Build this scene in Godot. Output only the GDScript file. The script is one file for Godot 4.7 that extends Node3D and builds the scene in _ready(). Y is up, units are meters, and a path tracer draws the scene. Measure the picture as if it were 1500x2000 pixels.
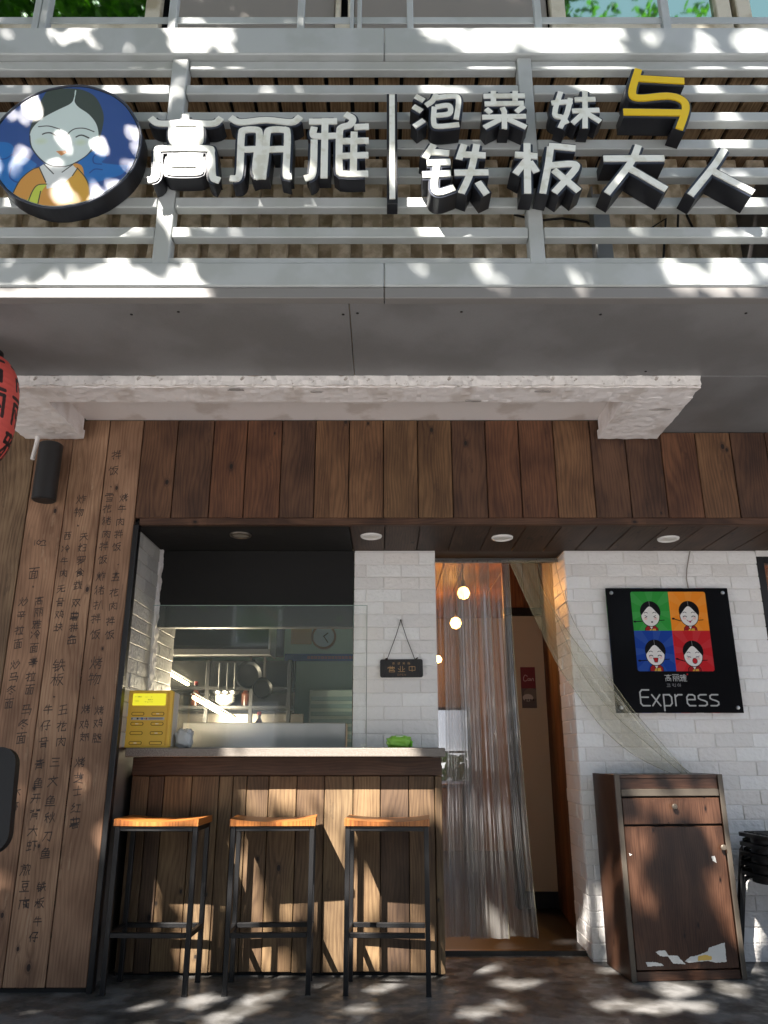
extends Node3D

var rng := RandomNumberGenerator.new()
var M := {}          # materials
var fn := FastNoiseLite.new()

# ------------------------------------------------------------------ naming and parenting
func thing(called: String, label: String, category: String, group := "") -> Node3D:
	var o := Node3D.new()
	o.name = called
	add_child(o, true)
	o.set_meta("label", label)
	o.set_meta("category", category)
	if group != "":
		o.set_meta("group", group)
	return o

func put(called: String, mesh: Mesh, m: Material, parent: Node, at := Vector3.ZERO) -> MeshInstance3D:
	var o := MeshInstance3D.new()
	o.name = called
	o.mesh = mesh
	o.material_override = m
	o.position = at
	parent.add_child(o, true)
	return o

func solo(called: String, mesh: Mesh, m: Material, at: Vector3, label: String, category: String, group := "") -> MeshInstance3D:
	var o := put(called, mesh, m, self, at)
	o.set_meta("label", label)
	o.set_meta("category", category)
	if group != "":
		o.set_meta("group", group)
	return o

func struct(called: String, mesh: Mesh, m: Material, at := Vector3.ZERO) -> MeshInstance3D:
	var o := put(called, mesh, m, self, at)
	o.set_meta("kind", "structure")
	return o

func rebase(o: Node3D, base: Vector3) -> void:   # move a thing's origin to its base, its parts stay where they are
	for c in o.get_children():
		c.position -= base
	o.position += base

func copy(o: Node3D, at: Vector3, label: String) -> Node3D:
	var c: Node3D = o.duplicate()
	c.name = o.name
	add_child(c, true)
	c.position = at
	c.set_meta("label", label)
	return c

# ------------------------------------------------------------------ mesh helpers
func begin() -> SurfaceTool:
	var st := SurfaceTool.new()
	st.begin(Mesh.PRIMITIVE_TRIANGLES)
	return st

func tri(st: SurfaceTool, a: Vector3, b: Vector3, c: Vector3, n: Vector3, ua := Vector2.ZERO, ub := Vector2.ZERO, uc := Vector2.ZERO) -> void:
	var p := [a, b, c]
	var u := [ua, ub, uc]
	if (b - a).cross(c - a).dot(n) > 0.0:
		p = [a, c, b]
		u = [ua, uc, ub]
	for i in 3:
		st.set_normal(n)
		st.set_uv(u[i])
		st.add_vertex(p[i])

func quad(st: SurfaceTool, a: Vector3, b: Vector3, c: Vector3, d: Vector3, n: Vector3, ua := Vector2.ZERO, ub := Vector2.ZERO, uc := Vector2.ZERO, ud := Vector2.ZERO) -> void:
	tri(st, a, b, c, n, ua, ub, uc)
	tri(st, a, c, d, n, ua, uc, ud)

func guv(p: Vector3, ax: int, g: int, uo: Vector2) -> Vector2:
	var along := g if g != ax else (ax + 1) % 3
	var across := 3 - ax - along
	return Vector2(p[across], p[along]) + uo

func add_box(st: SurfaceTool, c: Vector3, s: Vector3, b := 0.0, g := 1, uo := Vector2.ZERO) -> void:
	var h := s / 2.0
	for ax in 3:
		var u := (ax + 1) % 3
		var v := (ax + 2) % 3
		for sg in [-1.0, 1.0]:
			var n := Vector3.ZERO
			n[ax] = sg
			var p := []
			for k in [[-1, -1], [1, -1], [1, 1], [-1, 1]]:
				var q := Vector3.ZERO
				q[ax] = sg * h[ax]
				q[u] = k[0] * (h[u] - b)
				q[v] = k[1] * (h[v] - b)
				p.append(q)
			quad(st, c + p[0], c + p[1], c + p[2], c + p[3], n, guv(p[0], ax, g, uo), guv(p[1], ax, g, uo), guv(p[2], ax, g, uo), guv(p[3], ax, g, uo))
	if b <= 0.0:
		return
	for ax in 3:
		var u := (ax + 1) % 3
		var v := (ax + 2) % 3
		for su in [-1.0, 1.0]:
			for sv in [-1.0, 1.0]:
				var n := Vector3.ZERO
				n[u] = su
				n[v] = sv
				n = n.normalized()
				var q := []
				for k in [[0, -1], [0, 1], [1, 1], [1, -1]]:
					var p := Vector3.ZERO
					p[ax] = k[1] * (h[ax] - b)
					p[u] = su * (h[u] - (b if k[0] == 1 else 0.0))
					p[v] = sv * (h[v] - (b if k[0] == 0 else 0.0))
					q.append(p)
				quad(st, c + q[0], c + q[1], c + q[2], c + q[3], n, guv(q[0], u, g, uo), guv(q[1], u, g, uo), guv(q[2], u, g, uo), guv(q[3], u, g, uo))
	for sx in [-1.0, 1.0]:
		for sy in [-1.0, 1.0]:
			for sz in [-1.0, 1.0]:
				var k := Vector3(sx, sy, sz)
				var p := []
				for ax in 3:
					var q := (h - Vector3(b, b, b)) * k
					q[ax] = h[ax] * k[ax]
					p.append(c + q)
				tri(st, p[0], p[1], p[2], k.normalized(), uo, uo, uo)

func box(s: Vector3, b := 0.0, g := 1, uo := Vector2.ZERO) -> ArrayMesh:
	var st := begin()
	add_box(st, Vector3.ZERO, s, b, g, uo)
	return st.commit()

# a box between two corners, as a mesh about the origin and its centre
func slab(called: String, lo: Vector3, hi: Vector3, m: Material, parent: Node, b := 0.0, g := 1, uo := Vector2.ZERO) -> MeshInstance3D:
	return put(called, box(hi - lo, b, g, uo), m, parent, (lo + hi) / 2.0)

func wall(called: String, lo: Vector3, hi: Vector3, m: Material) -> MeshInstance3D:
	return struct(called, box(hi - lo), m, (lo + hi) / 2.0)

func grid(nu: int, nv: int, f: Callable, uvs := Vector2.ONE) -> ArrayMesh:   # a smooth surface f(u, v)
	var st := begin()
	st.set_smooth_group(0)
	for j in nv + 1:
		for i in nu + 1:
			var p: Vector3 = f.call(float(i) / nu, float(j) / nv)
			st.set_uv(Vector2(float(i) / nu, float(j) / nv) * uvs)
			st.add_vertex(p)
	for j in nv:
		for i in nu:
			var a := j * (nu + 1) + i
			for k in [a, a + 1, a + nu + 2, a, a + nu + 2, a + nu + 1]:
				st.add_index(k)
	st.generate_normals()
	return st.commit()

func tube(pts: Array, r: float, sides := 8) -> ArrayMesh:
	var st := begin()
	add_tube(st, pts, r, sides)
	return st.commit()

func add_tube(st: SurfaceTool, pts: Array, r: float, sides := 8, r1 := -1.0) -> void:
	var rings := []
	var rads := []
	var n := pts.size()
	for i in n:
		var t: Vector3 = ((pts[mini(i + 1, n - 1)] as Vector3) - (pts[maxi(i - 1, 0)] as Vector3)).normalized()
		var a := t.cross(Vector3.UP if absf(t.y) < 0.9 else Vector3.RIGHT).normalized()
		var b := t.cross(a)
		var rr := r if r1 < 0.0 else lerpf(r, r1, float(i) / (n - 1))
		var ring := []
		var rad := []
		for k in sides:
			var d := a * cos(TAU * k / sides) + b * sin(TAU * k / sides)
			ring.append((pts[i] as Vector3) + d * rr)
			rad.append(d)
		rings.append(ring)
		rads.append(rad)
	for i in n - 1:
		for k in sides:
			var k2 := (k + 1) % sides
			smooth_quad(st, [rings[i][k], rings[i][k2], rings[i + 1][k2], rings[i + 1][k]], [rads[i][k], rads[i][k2], rads[i + 1][k2], rads[i + 1][k]], [Vector2(float(k) / sides, i), Vector2(float(k + 1) / sides, i), Vector2(float(k + 1) / sides, i + 1), Vector2(float(k) / sides, i + 1)])
	for e in [0, n - 1]:
		var nn: Vector3 = ((pts[e] as Vector3) - (pts[1 if e == 0 else n - 2] as Vector3)).normalized()
		for k in range(1, sides - 1):
			tri(st, rings[e][0], rings[e][k], rings[e][k + 1], nn)

func smooth_quad(st: SurfaceTool, p: Array, n: Array, u: Array) -> void:
	for t in [[0, 1, 2], [0, 2, 3]]:
		var o: Array = t
		var mid: Vector3 = n[t[0]] + n[t[1]] + n[t[2]]
		if ((p[t[1]] as Vector3) - (p[t[0]] as Vector3)).cross((p[t[2]] as Vector3) - (p[t[0]] as Vector3)).dot(mid) > 0.0:
			o = [t[0], t[2], t[1]]
		for k in o:
			st.set_normal(n[k])
			st.set_uv(u[k])
			st.add_vertex(p[k])

func lathe(profile: Array, sides := 24) -> ArrayMesh:   # profile of Vector2(radius, y), upwards
	var st := begin()
	var n := profile.size()
	for i in n - 1:
		var a: Vector2 = profile[i]
		var b: Vector2 = profile[i + 1]
		if a.distance_to(b) < 1e-5:
			continue
		var nr := Vector2(b.y - a.y, a.x - b.x).normalized()
		for k in sides:
			var d0 := Vector3(sin(TAU * k / sides), 0, cos(TAU * k / sides))
			var d1 := Vector3(sin(TAU * (k + 1) / sides), 0, cos(TAU * (k + 1) / sides))
			var up := Vector3(0, nr.y, 0)
			smooth_quad(st, [d0 * a.x + Vector3(0, a.y, 0), d1 * a.x + Vector3(0, a.y, 0), d1 * b.x + Vector3(0, b.y, 0), d0 * b.x + Vector3(0, b.y, 0)], [d0 * nr.x + up, d1 * nr.x + up, d1 * nr.x + up, d0 * nr.x + up],
				[Vector2(float(k) / sides, float(i) / (n - 1)), Vector2(float(k + 1) / sides, float(i) / (n - 1)), Vector2(float(k + 1) / sides, float(i + 1) / (n - 1)), Vector2(float(k) / sides, float(i + 1) / (n - 1))])
	return st.commit()

func add_extrude(st: SurfaceTool, poly: PackedVector2Array, z0: float, z1: float, uvk := 1.0) -> void:   # front face at z1, back open at z0
	var idx := Geometry2D.triangulate_polygon(poly)
	for i in range(0, idx.size(), 3):
		var a := poly[idx[i]]
		var b := poly[idx[i + 1]]
		var c := poly[idx[i + 2]]
		tri(st, Vector3(a.x, a.y, z1), Vector3(b.x, b.y, z1), Vector3(c.x, c.y, z1), Vector3(0, 0, 1), a * uvk, b * uvk, c * uvk)
		tri(st, Vector3(a.x, a.y, z0), Vector3(b.x, b.y, z0), Vector3(c.x, c.y, z0), Vector3(0, 0, -1), a * uvk, b * uvk, c * uvk)
	var turn := -1.0 if Geometry2D.is_polygon_clockwise(poly) else 1.0
	for i in poly.size():
		var a := poly[i]
		var b := poly[(i + 1) % poly.size()]
		var d := (b - a).normalized() * turn
		quad(st, Vector3(a.x, a.y, z0), Vector3(b.x, b.y, z0), Vector3(b.x, b.y, z1), Vector3(a.x, a.y, z1), Vector3(d.y, -d.x, 0))

func rounded(w: float, h: float, r: float, seg := 4) -> PackedVector2Array:
	var p := PackedVector2Array()
	for k in 4:
		var c := Vector2((w / 2 - r) * [1, -1, -1, 1][k], (h / 2 - r) * [1, 1, -1, -1][k])
		for i in seg + 1:
			p.append(c + Vector2.from_angle(PI / 2 * (k + float(i) / seg)) * r)
	return p

func rough_box(s: Vector3, cell: float, amp: float, sd: int) -> ArrayMesh:   # a box with bumpy faces and worn edges
	var st := begin()
	fn.seed = sd
	for ax in 3:
		var u := (ax + 1) % 3
		var v := (ax + 2) % 3
		var nu := clampi(int(s[u] / cell), 1, 160)
		var nv := clampi(int(s[v] / cell), 1, 160)
		for sg in [-1.0, 1.0]:
			var n := Vector3.ZERO
			n[ax] = sg
			var pt := func(i: int, j: int) -> Vector3:
				var p := Vector3.ZERO
				p[ax] = sg * s[ax] / 2
				p[u] = (float(i) / nu - 0.5) * s[u]
				p[v] = (float(j) / nv - 0.5) * s[v]
				return p + Vector3(fn.get_noise_3d(p.x * 900, p.y * 900, p.z * 900), fn.get_noise_3d(p.x * 900 + 77, p.y * 900, p.z * 900), fn.get_noise_3d(p.x * 900, p.y * 900 + 55, p.z * 900)) * amp
			for i in nu:
				for j in nv:
					var a: Vector3 = pt.call(i, j)
					var b: Vector3 = pt.call(i + 1, j)
					var c: Vector3 = pt.call(i + 1, j + 1)
					var d: Vector3 = pt.call(i, j + 1)
					var nn := (b - a).cross(d - a).normalized()
					if nn.dot(n) < 0:
						nn = -nn
					quad(st, a, b, c, d, nn)
	return st.commit()

# ------------------------------------------------------------------ materials and painted print
func flat(c: Color, rough := 0.6, metal := 0.0, spec := 0.5) -> StandardMaterial3D:
	var m := StandardMaterial3D.new()
	m.albedo_color = c
	m.roughness = rough
	m.metallic = metal
	m.metallic_specular = spec
	return m

func c8(r: int, g: int, b: int) -> Color:
	return Color8(r, g, b)

func noise_map(freq: float, sd: int, oct := 4, size := 256) -> NoiseTexture2D:
	var t := NoiseTexture2D.new()
	t.width = size
	t.height = size
	t.seamless = true
	var n := FastNoiseLite.new()
	n.seed = sd
	n.frequency = freq
	n.fractal_octaves = oct
	t.noise = n
	return t

func bumped(m: StandardMaterial3D, tex: Texture2D, cm: float, per_m: float) -> StandardMaterial3D:
	m.heightmap_enabled = true
	m.heightmap_texture = tex
	m.heightmap_scale = cm
	m.uv1_triplanar = true
	m.uv1_world_triplanar = true
	m.uv1_scale = Vector3.ONE * per_m
	return m

func mottled(a: Color, b: Color, freq: float, sd: int, lo := 0.3, hi := 0.7, size := 512, grain := 0.0) -> ImageTexture:
	var n := FastNoiseLite.new()
	n.seed = sd
	n.frequency = freq
	n.fractal_octaves = 5
	var im := n.get_seamless_image(size, size)
	var src := im.get_data()
	im.convert(Image.FORMAT_L8)
	src = im.get_data()
	var out := PackedByteArray()
	out.resize(size * size * 3)
	var r := RandomNumberGenerator.new()
	r.seed = sd
	for i in size * size:
		var t := smoothstep(lo, hi, src[i] / 255.0)
		var c := a.lerp(b, t)
		if grain > 0.0:
			c = c.darkened(grain * r.randf())
		out[i * 3] = int(c.r * 255)
		out[i * 3 + 1] = int(c.g * 255)
		out[i * 3 + 2] = int(c.b * 255)
	return ImageTexture.create_from_image(Image.create_from_data(size, size, false, Image.FORMAT_RGB8, out))

func wood(w: int, h: int, wm: float, hm: float, sd: int, light: Color, dark: Color, n_knots: int, stain: float) -> Image:
	var r := RandomNumberGenerator.new()
	r.seed = sd
	var n1 := FastNoiseLite.new()
	n1.seed = sd
	n1.frequency = 1.0
	n1.fractal_octaves = 2
	var n2 := FastNoiseLite.new()
	n2.seed = sd + 7
	n2.frequency = 1.0
	n2.fractal_octaves = 3
	var knots := []
	for i in n_knots:
		knots.append([r.randf() * wm, r.randf() * hm, r.randf_range(0.006, 0.013)])
	var out := PackedByteArray()
	out.resize(w * h * 3)
	var at := 0
	for y in h:
		var v := float(y) / h * hm
		var near := knots.filter(func(k): return absf(k[1] - v) < 0.16)
		for x in w:
			var u := float(x) / w * wm
			var warp := u + n1.get_noise_2d(u * 5.0, v * 1.3) * 0.035
			var core := 0.0
			for k in near:
				var dx: float = u - k[0]
				var dy: float = (v - k[1]) * 0.6
				var d := sqrt(dx * dx + dy * dy)
				var g: float = exp(-d * d / (k[2] * k[2] * 5.0))
				warp += g * 0.016 * signf(dx + 0.0001)
				if d < k[2]:
					core = maxf(core, smoothstep(k[2], k[2] * 0.6, d))
				else:
					core = maxf(core, 0.3 * smoothstep(k[2] * 1.9, k[2], d))
			var ring := 0.5 + 0.5 * sin(warp * 330.0 + n1.get_noise_2d(u * 3.0 + 40.0, v * 0.5) * 9.0)
			ring = ring * ring
			var streak := n2.get_noise_2d(u * 260.0, v * 5.0)
			var blot := n2.get_noise_2d(u * 5.0 + 90.0, v * 2.4)
			var t := clampf(0.30 + 0.30 * ring + 0.42 * streak + stain * blot, 0.0, 1.0)
			var c := light.lerp(dark, t)
			if core > 0.0:
				c = c.lerp(Color(dark.r * 0.32, dark.g * 0.27, dark.b * 0.26), core * 0.9)
			out[at] = int(clampf(c.r, 0, 1) * 255)
			out[at + 1] = int(clampf(c.g, 0, 1) * 255)
			out[at + 2] = int(clampf(c.b, 0, 1) * 255)
			at += 3
	return Image.create_from_data(w, h, false, Image.FORMAT_RGB8, out)

func dab(im: Image, a: Vector2, b: Vector2, w: float, col: Color, strength := 1.0) -> void:   # one brush stroke of print
	var lo := Vector2(minf(a.x, b.x), minf(a.y, b.y)) - Vector2(w, w)
	var hi := Vector2(maxf(a.x, b.x), maxf(a.y, b.y)) + Vector2(w, w)
	for y in range(maxi(0, int(lo.y)), mini(im.get_height(), int(hi.y) + 1)):
		for x in range(maxi(0, int(lo.x)), mini(im.get_width(), int(hi.x) + 1)):
			var p := Vector2(x + 0.5, y + 0.5)
			var d := p.distance_to(Geometry2D.get_closest_point_to_segment(p, a, b))
			var k := clampf(w / 2 - d + 0.5, 0.0, 1.0) * strength
			if k > 0.0:
				im.set_pixel(x, y, im.get_pixel(x, y).lerp(col, k))

func dabs(im: Image, pts: PackedVector2Array, w: float, col: Color, strength := 1.0) -> void:
	for i in pts.size() - 1:
		dab(im, pts[i], pts[i + 1], w, col, strength)

func fill(im: Image, pts: PackedVector2Array, col: Color) -> void:
	var ylo := 1e9
	var yhi := -1e9
	for p in pts:
		ylo = minf(ylo, p.y)
		yhi = maxf(yhi, p.y)
	for y in range(maxi(0, int(ylo)), mini(im.get_height(), int(yhi) + 1)):
		var cross := []
		for i in pts.size():
			var a := pts[i]
			var b := pts[(i + 1) % pts.size()]
			if (a.y <= y + 0.5) != (b.y <= y + 0.5):
				cross.append(a.x + (y + 0.5 - a.y) / (b.y - a.y) * (b.x - a.x))
		cross.sort()
		for i in range(0, cross.size() - 1, 2):
			var x0 := maxi(0, roundi(cross[i]))
			var x1 := mini(im.get_width(), roundi(cross[i + 1]))
			if x1 > x0:
				im.fill_rect(Rect2i(x0, y, x1 - x0, 1), col)

func oval(c: Vector2, rx: float, ry: float, a0 := 0.0, a1 := TAU, n := 32) -> PackedVector2Array:
	var p := PackedVector2Array()
	for i in n + 1:
		var a := lerpf(a0, a1, float(i) / n)
		p.append(c + Vector2(cos(a) * rx, sin(a) * ry))
	return p

func points(s: String, k := 1.0) -> PackedVector2Array:
	var p := PackedVector2Array()
	for q in s.split(" "):
		var xy := q.split(",")
		p.append(Vector2(float(xy[0]), float(xy[1])) * k)
	return p

func soft(p: PackedVector2Array, closed: bool, sub := 5) -> PackedVector2Array:   # Catmull-Rom
	var out := PackedVector2Array()
	var n := p.size()
	var last := n if closed else n - 1
	for i in last:
		var a := p[(i - 1 + n) % n] if closed or i > 0 else p[0]
		var b := p[i]
		var c := p[(i + 1) % n]
		var d := p[(i + 2) % n] if closed or i + 2 < n else p[n - 1]
		for k in sub:
			out.append(b.cubic_interpolate(c, a, d, float(k) / sub))
	if not closed:
		out.append(p[n - 1])
	return out

func printed(im: Image, rough := 0.5) -> StandardMaterial3D:
	var m := flat(Color.WHITE, rough)
	m.albedo_texture = ImageTexture.create_from_image(im)
	return m

# ------------------------------------------------------------------ handwriting: strokes on a ten by ten grid, y down; a character is a list of pieces, each with its box
const PIECE := {
	"扌": "0292 505938 0694", "半": "2032 7062 1383 0696 5059", "饣": "4004 329274 444997", "反": "8011 111509 338329 3599", "火": "1224 8274 505509 5599", "乍": "3004 2292 4249 4484 4686",
	"牛": "3013 2282 0595 5059", "勿": "3004 22928868 5217 7239", "西": "0090 1319 138389 1989 303527 606686", "冫": "0123 0835", "令": "5004 5094 4354 258557 4669",
	"肉": "1219 12929978 505335 5375 5538 5578", "无": "1181 0494 414509 54589897", "骨": "2023 207073 0393 2529 257579 2676 2878", "又": "018109 1399", "鸟": "4032 2225 227274 25958968 0767",
	"土": "1383 5058 0898", "夬": "128285 0595 505509 5599", "天": "1181 0494 515409 5499", "大": "0393 505309 5399", "女": "401679 7219 0393", "彐": "118189 2585 1989",
	"罒": "0009 009099 3039 6069 0999", "夕": "4005 328219 3456", "食": "5004 5094 3363 242958 247476 2575 2676 5799 8668", "艹": "0595 3039 6069", "疏": "0131 2128 1418 2545 0948 5191 706393 6559 7579 858999",
	"者": "1272 4044 0494 8107 3639 368689 3989", "并": "2032 7062 1383 0696 333619 6369", "舟": "4031 2226 227275 0494", "皿": "0109 019199 3139 6169 0999", "钅": "4004 2282 1484 0696 444997",
	"失": "3014 2282 0595 505509 5599", "木": "0393 5059 5307 5396", "五": "1080 4038 148478 0898", "化": "3004 2229 8154 50589896", "亻": "7005 4349", "子": "108053 535938 0595",
	"青": "1181 2272 0494 5054 2519 257579 2676 2878", "鱼": "4013 317153 1317 138387 1585 5357 1787 0999", "三": "1181 2474 0898", "文": "5052 0292 7209 2299", "禾": "7021 0393 1159 5307 5396", "刀": "11817958 4109",
	"开": "1181 0595 313509 6169", "北": "0232 3034 0534 9163 606494", "月": "2019 20707978 2272 2575", "虫": "1215 128285 1585 5059 0998", "下": "0191 5159 6486", "前": "2031 7061 0292 2428 245458 2656 7377 939878",
	"灬": "2109 4149 6269 8199", "豆": "1080 2225 227275 2575 3648 6658 0999", "府": "5051 0292 021209 4346 5393 73795 6476", "考": "1272 4044 0494 8117 3675 46478779 7959", "支": "1282 5054 148419 3699", "羽": "014149 1223 1445 519199 6273 6495",
	"艮": "118185 1585 1388 1159 5799", "之": "5051 128217 083799", "士": "0393 5058 1888", "纟": "50136316 0977", "工": "1181 5158 0898", "面": "0090 5042 1319 138389 1989 3339 6369 3565 3767",
	"少": "5054 3205 7294 9419", "辛": "5051 1181 3244 7264 0494 1686 5459", "立": "5052 0292 3348 7368 0999", "马": "107064 20149489 68 0777", "冬": "4004 318106 3296 4667 3859", "高": "5051 0191 3234646232 19158589 36386866",
	"丽": "0090 1219 124249 6269 629299 2436 7486", "牙": "1181 211494 616948 5509", "隹": "3004 2229 5061 2292 2484 2686 2999 5259", "犭": "6013 306459 5408", "雨": "1181 0406 049496 5156 3343 6373", "八": "3109 5099",
	"0": "40131648768352", "1": "5059", "2": "12408266 0999", "欠": "4004 227263 5409 5599", "辶": "1021 041449 0899", "卬": "40121559 619196 6169", "光": "5054 1123 8173 0494 444709 64689897", "临": "0109 3039 6054 6292 5559 559599 7579 5999", "口": "1119 119199 1999", "冖": "0500 009095", "业": "3038 6068 0426 9476 0999", "中": "1117 119197 1797 5059",
	"코": "118188 2474 3638 0999", "리": "115154 1454 145899 9099", "아": "40131648665340 8089 8595", "·": "44455545", "丶": "44455545"}
const WORD := {
	"拌": "扌0049 半4099", "饭": "饣0049 反4099", "雪": "雨0095 彐1599", "花": "艹0093 化0399", "猪": "犭0039 者4099", "炸": "火0049 乍5099", "扒": "扌0049 八5099", "烤": "火0049 考4099", "五": "五0099", "物": "牛0049 勿4099",
	"鸡": "又0149 鸟5099", "翅": "支0049 羽4199", "芝": "艹0093 之0399", "士": "士0099", "红": "纟0049 工4199", "薯": "艹0092 罒1295 者0599", "腿": "月0039 艮5096 辶3199", "西": "西0099", "冷": "冫0039 令3099", "牛": "牛0099", "肉": "肉0099",
	"无": "无0099", "骨": "骨0099", "块": "土0149 夬4099", "天": "天0099", "妇": "女0049 彐5099", "罗": "罒0093 夕0499", "食": "食0099", "蔬": "艹0093 疏0399", "双": "又0049 又4099", "拼": "扌0049 并4099", "盘": "舟0095 皿0599", "铁": "钅0049 失4099",
	"板": "木0049 反4099", "仔": "亻0039 子3099", "青": "青0099", "鱼": "鱼0099", "开": "开0099", "背": "北0094 月0499", "大": "大0099", "虾": "虫0049 下5099", "三": "三0099", "文": "文0099", "秋": "禾0049 火5099", "刀": "刀0099", "煎": "前0096 灬0699",
	"豆": "豆0099", "腐": "府0099 肉4599", "面": "面0099", "炒": "火0049 少5099", "辛": "辛0099", "拉": "扌0049 立4099", "马": "马0099", "冬": "冬0099", "高": "高0099", "丽": "丽0099", "雅": "牙0049 隹4099", "欢": "又0149 欠4099", "迎": "卬4097 辶0099", "光": "光0099", "临": "临0099",
	"营": "艹0093 冖0395 口2476 口1799", "业": "业0099", "中": "中0099", "코": "코0099", "리": "리0099", "아": "아0099", "·": "·0099", "丶": "丶0099", "0": "00099", "1": "10099", "2": "20099"}

func glyph_strokes(ch: String) -> Array:   # polylines in a unit square, y down
	var out := []
	for piece in (WORD[ch] as String).split(" "):
		var b := [int(piece[1]), int(piece[2]), int(piece[3]) + 1, int(piece[4]) + 1]
		for s in (PIECE[piece[0]] as String).split(" "):
			var pts := PackedVector2Array()
			for i in range(0, s.length() - 1, 2):
				pts.append(Vector2(lerpf(b[0], b[2], (int(s[i]) + 0.5) / 10.0), lerpf(b[1], b[3], (int(s[i + 1]) + 0.5) / 10.0)) / 10.0)
			out.append(pts)
	return out

func write(im: Image, text: String, a: Vector2, b: Vector2, size: Vector2, w: float, col: Color, strength := 1.0, wobble := 0.0) -> void:   # centres of the first and last character
	for i in text.length():
		var t := float(i) / maxi(1, text.length() - 1)
		var c := a.lerp(b, t) + Vector2(rng.randf_range(-1, 1), rng.randf_range(-1, 1)) * wobble * size.x * 0.08
		var sk := rng.randf_range(-0.06, 0.06) * wobble
		for s in glyph_strokes(text[i]):
			var p := PackedVector2Array()
			for q in s:
				var d: Vector2 = (q - Vector2(0.5, 0.5)) * size
				p.append(c + d + Vector2(d.y * sk, -d.x * (0.08 * wobble + sk)) + Vector2(rng.randf_range(-1, 1), rng.randf_range(-1, 1)) * wobble * size.x * 0.02)
			dabs(im, p, w, col, strength * (1.0 - 0.35 * wobble * rng.randf()))

# ------------------------------------------------------------------ the scene
const SUN := Vector3(-0.354, 0.707, 0.612)   # towards the sun
const SPOTS := "33,412,-266,7 51,412,-266,8 69,413,-266,6 85,411,-266,9 101,414,-266,6 120,411,-266,4 145,409,-266,5 167,411,-266,6 -138,417,-266,5 -145,410,-266,2 -132,410,-266,3 -88,414,-266,10 -74,412,-266,4 -89,429,-266,6 -101,384,-266,6 -92,384,-266,4 -52,384,-266,4 -89,388,-266,3 -81,395,-266,3 -70,430,-266,4 42,399,-266,5 85,399,-266,7 105,399,-266,5 144,398,-266,5 165,397,-266,5 21,385,-266,5 33,385,-266,5 92,385,-266,5 142,385,-266,5 148,369,-266,4 142,355,-266,4 153,354,-266,5 -155,360,-257,2 -148,366,-257,2 -148,338,-257,3 -130,322,-257,4 -113,327,-257,3 -106,353,-257,2 -132,338,-257,2 -117,342,-257,2 -82,353,-257,6 -80,340,-257,6 -88,332,-257,5 -92,329,-257,3 -58,332,-257,3 -43,331,-257,2 -13,335,-257,3 19,330,-257,6 21,322,-257,5 17,340,-257,2 10,325,-266,5 149,334,-266,5 154,324,-266,5 -96,324,-266,3 -71,324,-266,2 -52,324,-266,2 -33,325,-266,2 -110,308,-266,3 -59,309,-266,3 -124,288,-266,4 -107,288,-266,6 -78,292,-266,4 -136,286,-266,2 -87,286,-266,2 -153,296,-266,2 19,311,-266,5 105,311,-266,3 39,291,-266,4 79,286,-266,4 12,286,-266,2 119,289,-266,7 139,290,-266,8 141,308,-266,4 152,310,-266,4 -62,347,-330,3 -48,347,-330,3 -30,347,-330,3 52,347,-330,3 97,347,-330,3 -50,106,-415,4 -40,106,-415,4 -28,106,-415,6 -14,106,-415,6 -66,105,-415,3 -67,83,-429,4 -52,85,-429,5 -47,78,-429,3 -27,84,-429,6 -21,79,-429,5 -11,78,-429,5 6,85,-429,8 20,83,-429,6 -119,36,-429,2 -118,29,-429,3 -71,50,-429,2 -65,30,-429,3 -64,14,-429,4 -56,6,-429,4 -48,31,-429,3 -30,35,-429,4 -28,28,-429,3 -27,55,-429,3 -31,63,-429,3 -22,10,-429,4 -23,45,-429,2 -14,32,-429,2 -6,39,-429,2 4,32,-429,3 7,12,-429,4 20,8,-429,5 17,21,-429,3 -96,28,-429,4 -89,26,-429,3 -92,10,-429,4 -99,8,-429,3 -12,15,-429,4 -3,8,-429,3 -118,73,-405,5 -100,74,-405,5 -44,73,-405,4 -4,73,-405,3 -125,0,-410,3 -102,0,-385,3 -82,0,-390,5 -57,0,-391,5 -61,0,-374,4 -52,0,-398,2 -68,0,-362,5 -92,0,-364,4 -3,0,-410,4 2,0,-417,2 -8,0,-378,3 57,0,-418,4 66,0,-414,4 71,0,-392,3 53,0,-384,4 41,0,-374,3 104,0,-493,3 69,0,-483,3 51,0,-442,2 137,0,-408,7 162,0,-408,5 115,0,-381,7 135,0,-381,5 99,0,-385,4 113,0,-438,3 137,81,-422,5 159,79,-422,5 172,80,-422,3 129,64,-422,3 130,60,-422,3 125,44,-422,3 130,32,-422,3 169,63,-422,3 172,55,-422,3 166,37,-422,4 170,32,-422,3 173,23,-422,3 114,47,-435,3 111,33,-435,3 117,14,-435,3 111,26,-456,2 111,19,-456,2 104,32,-456,2"
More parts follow.
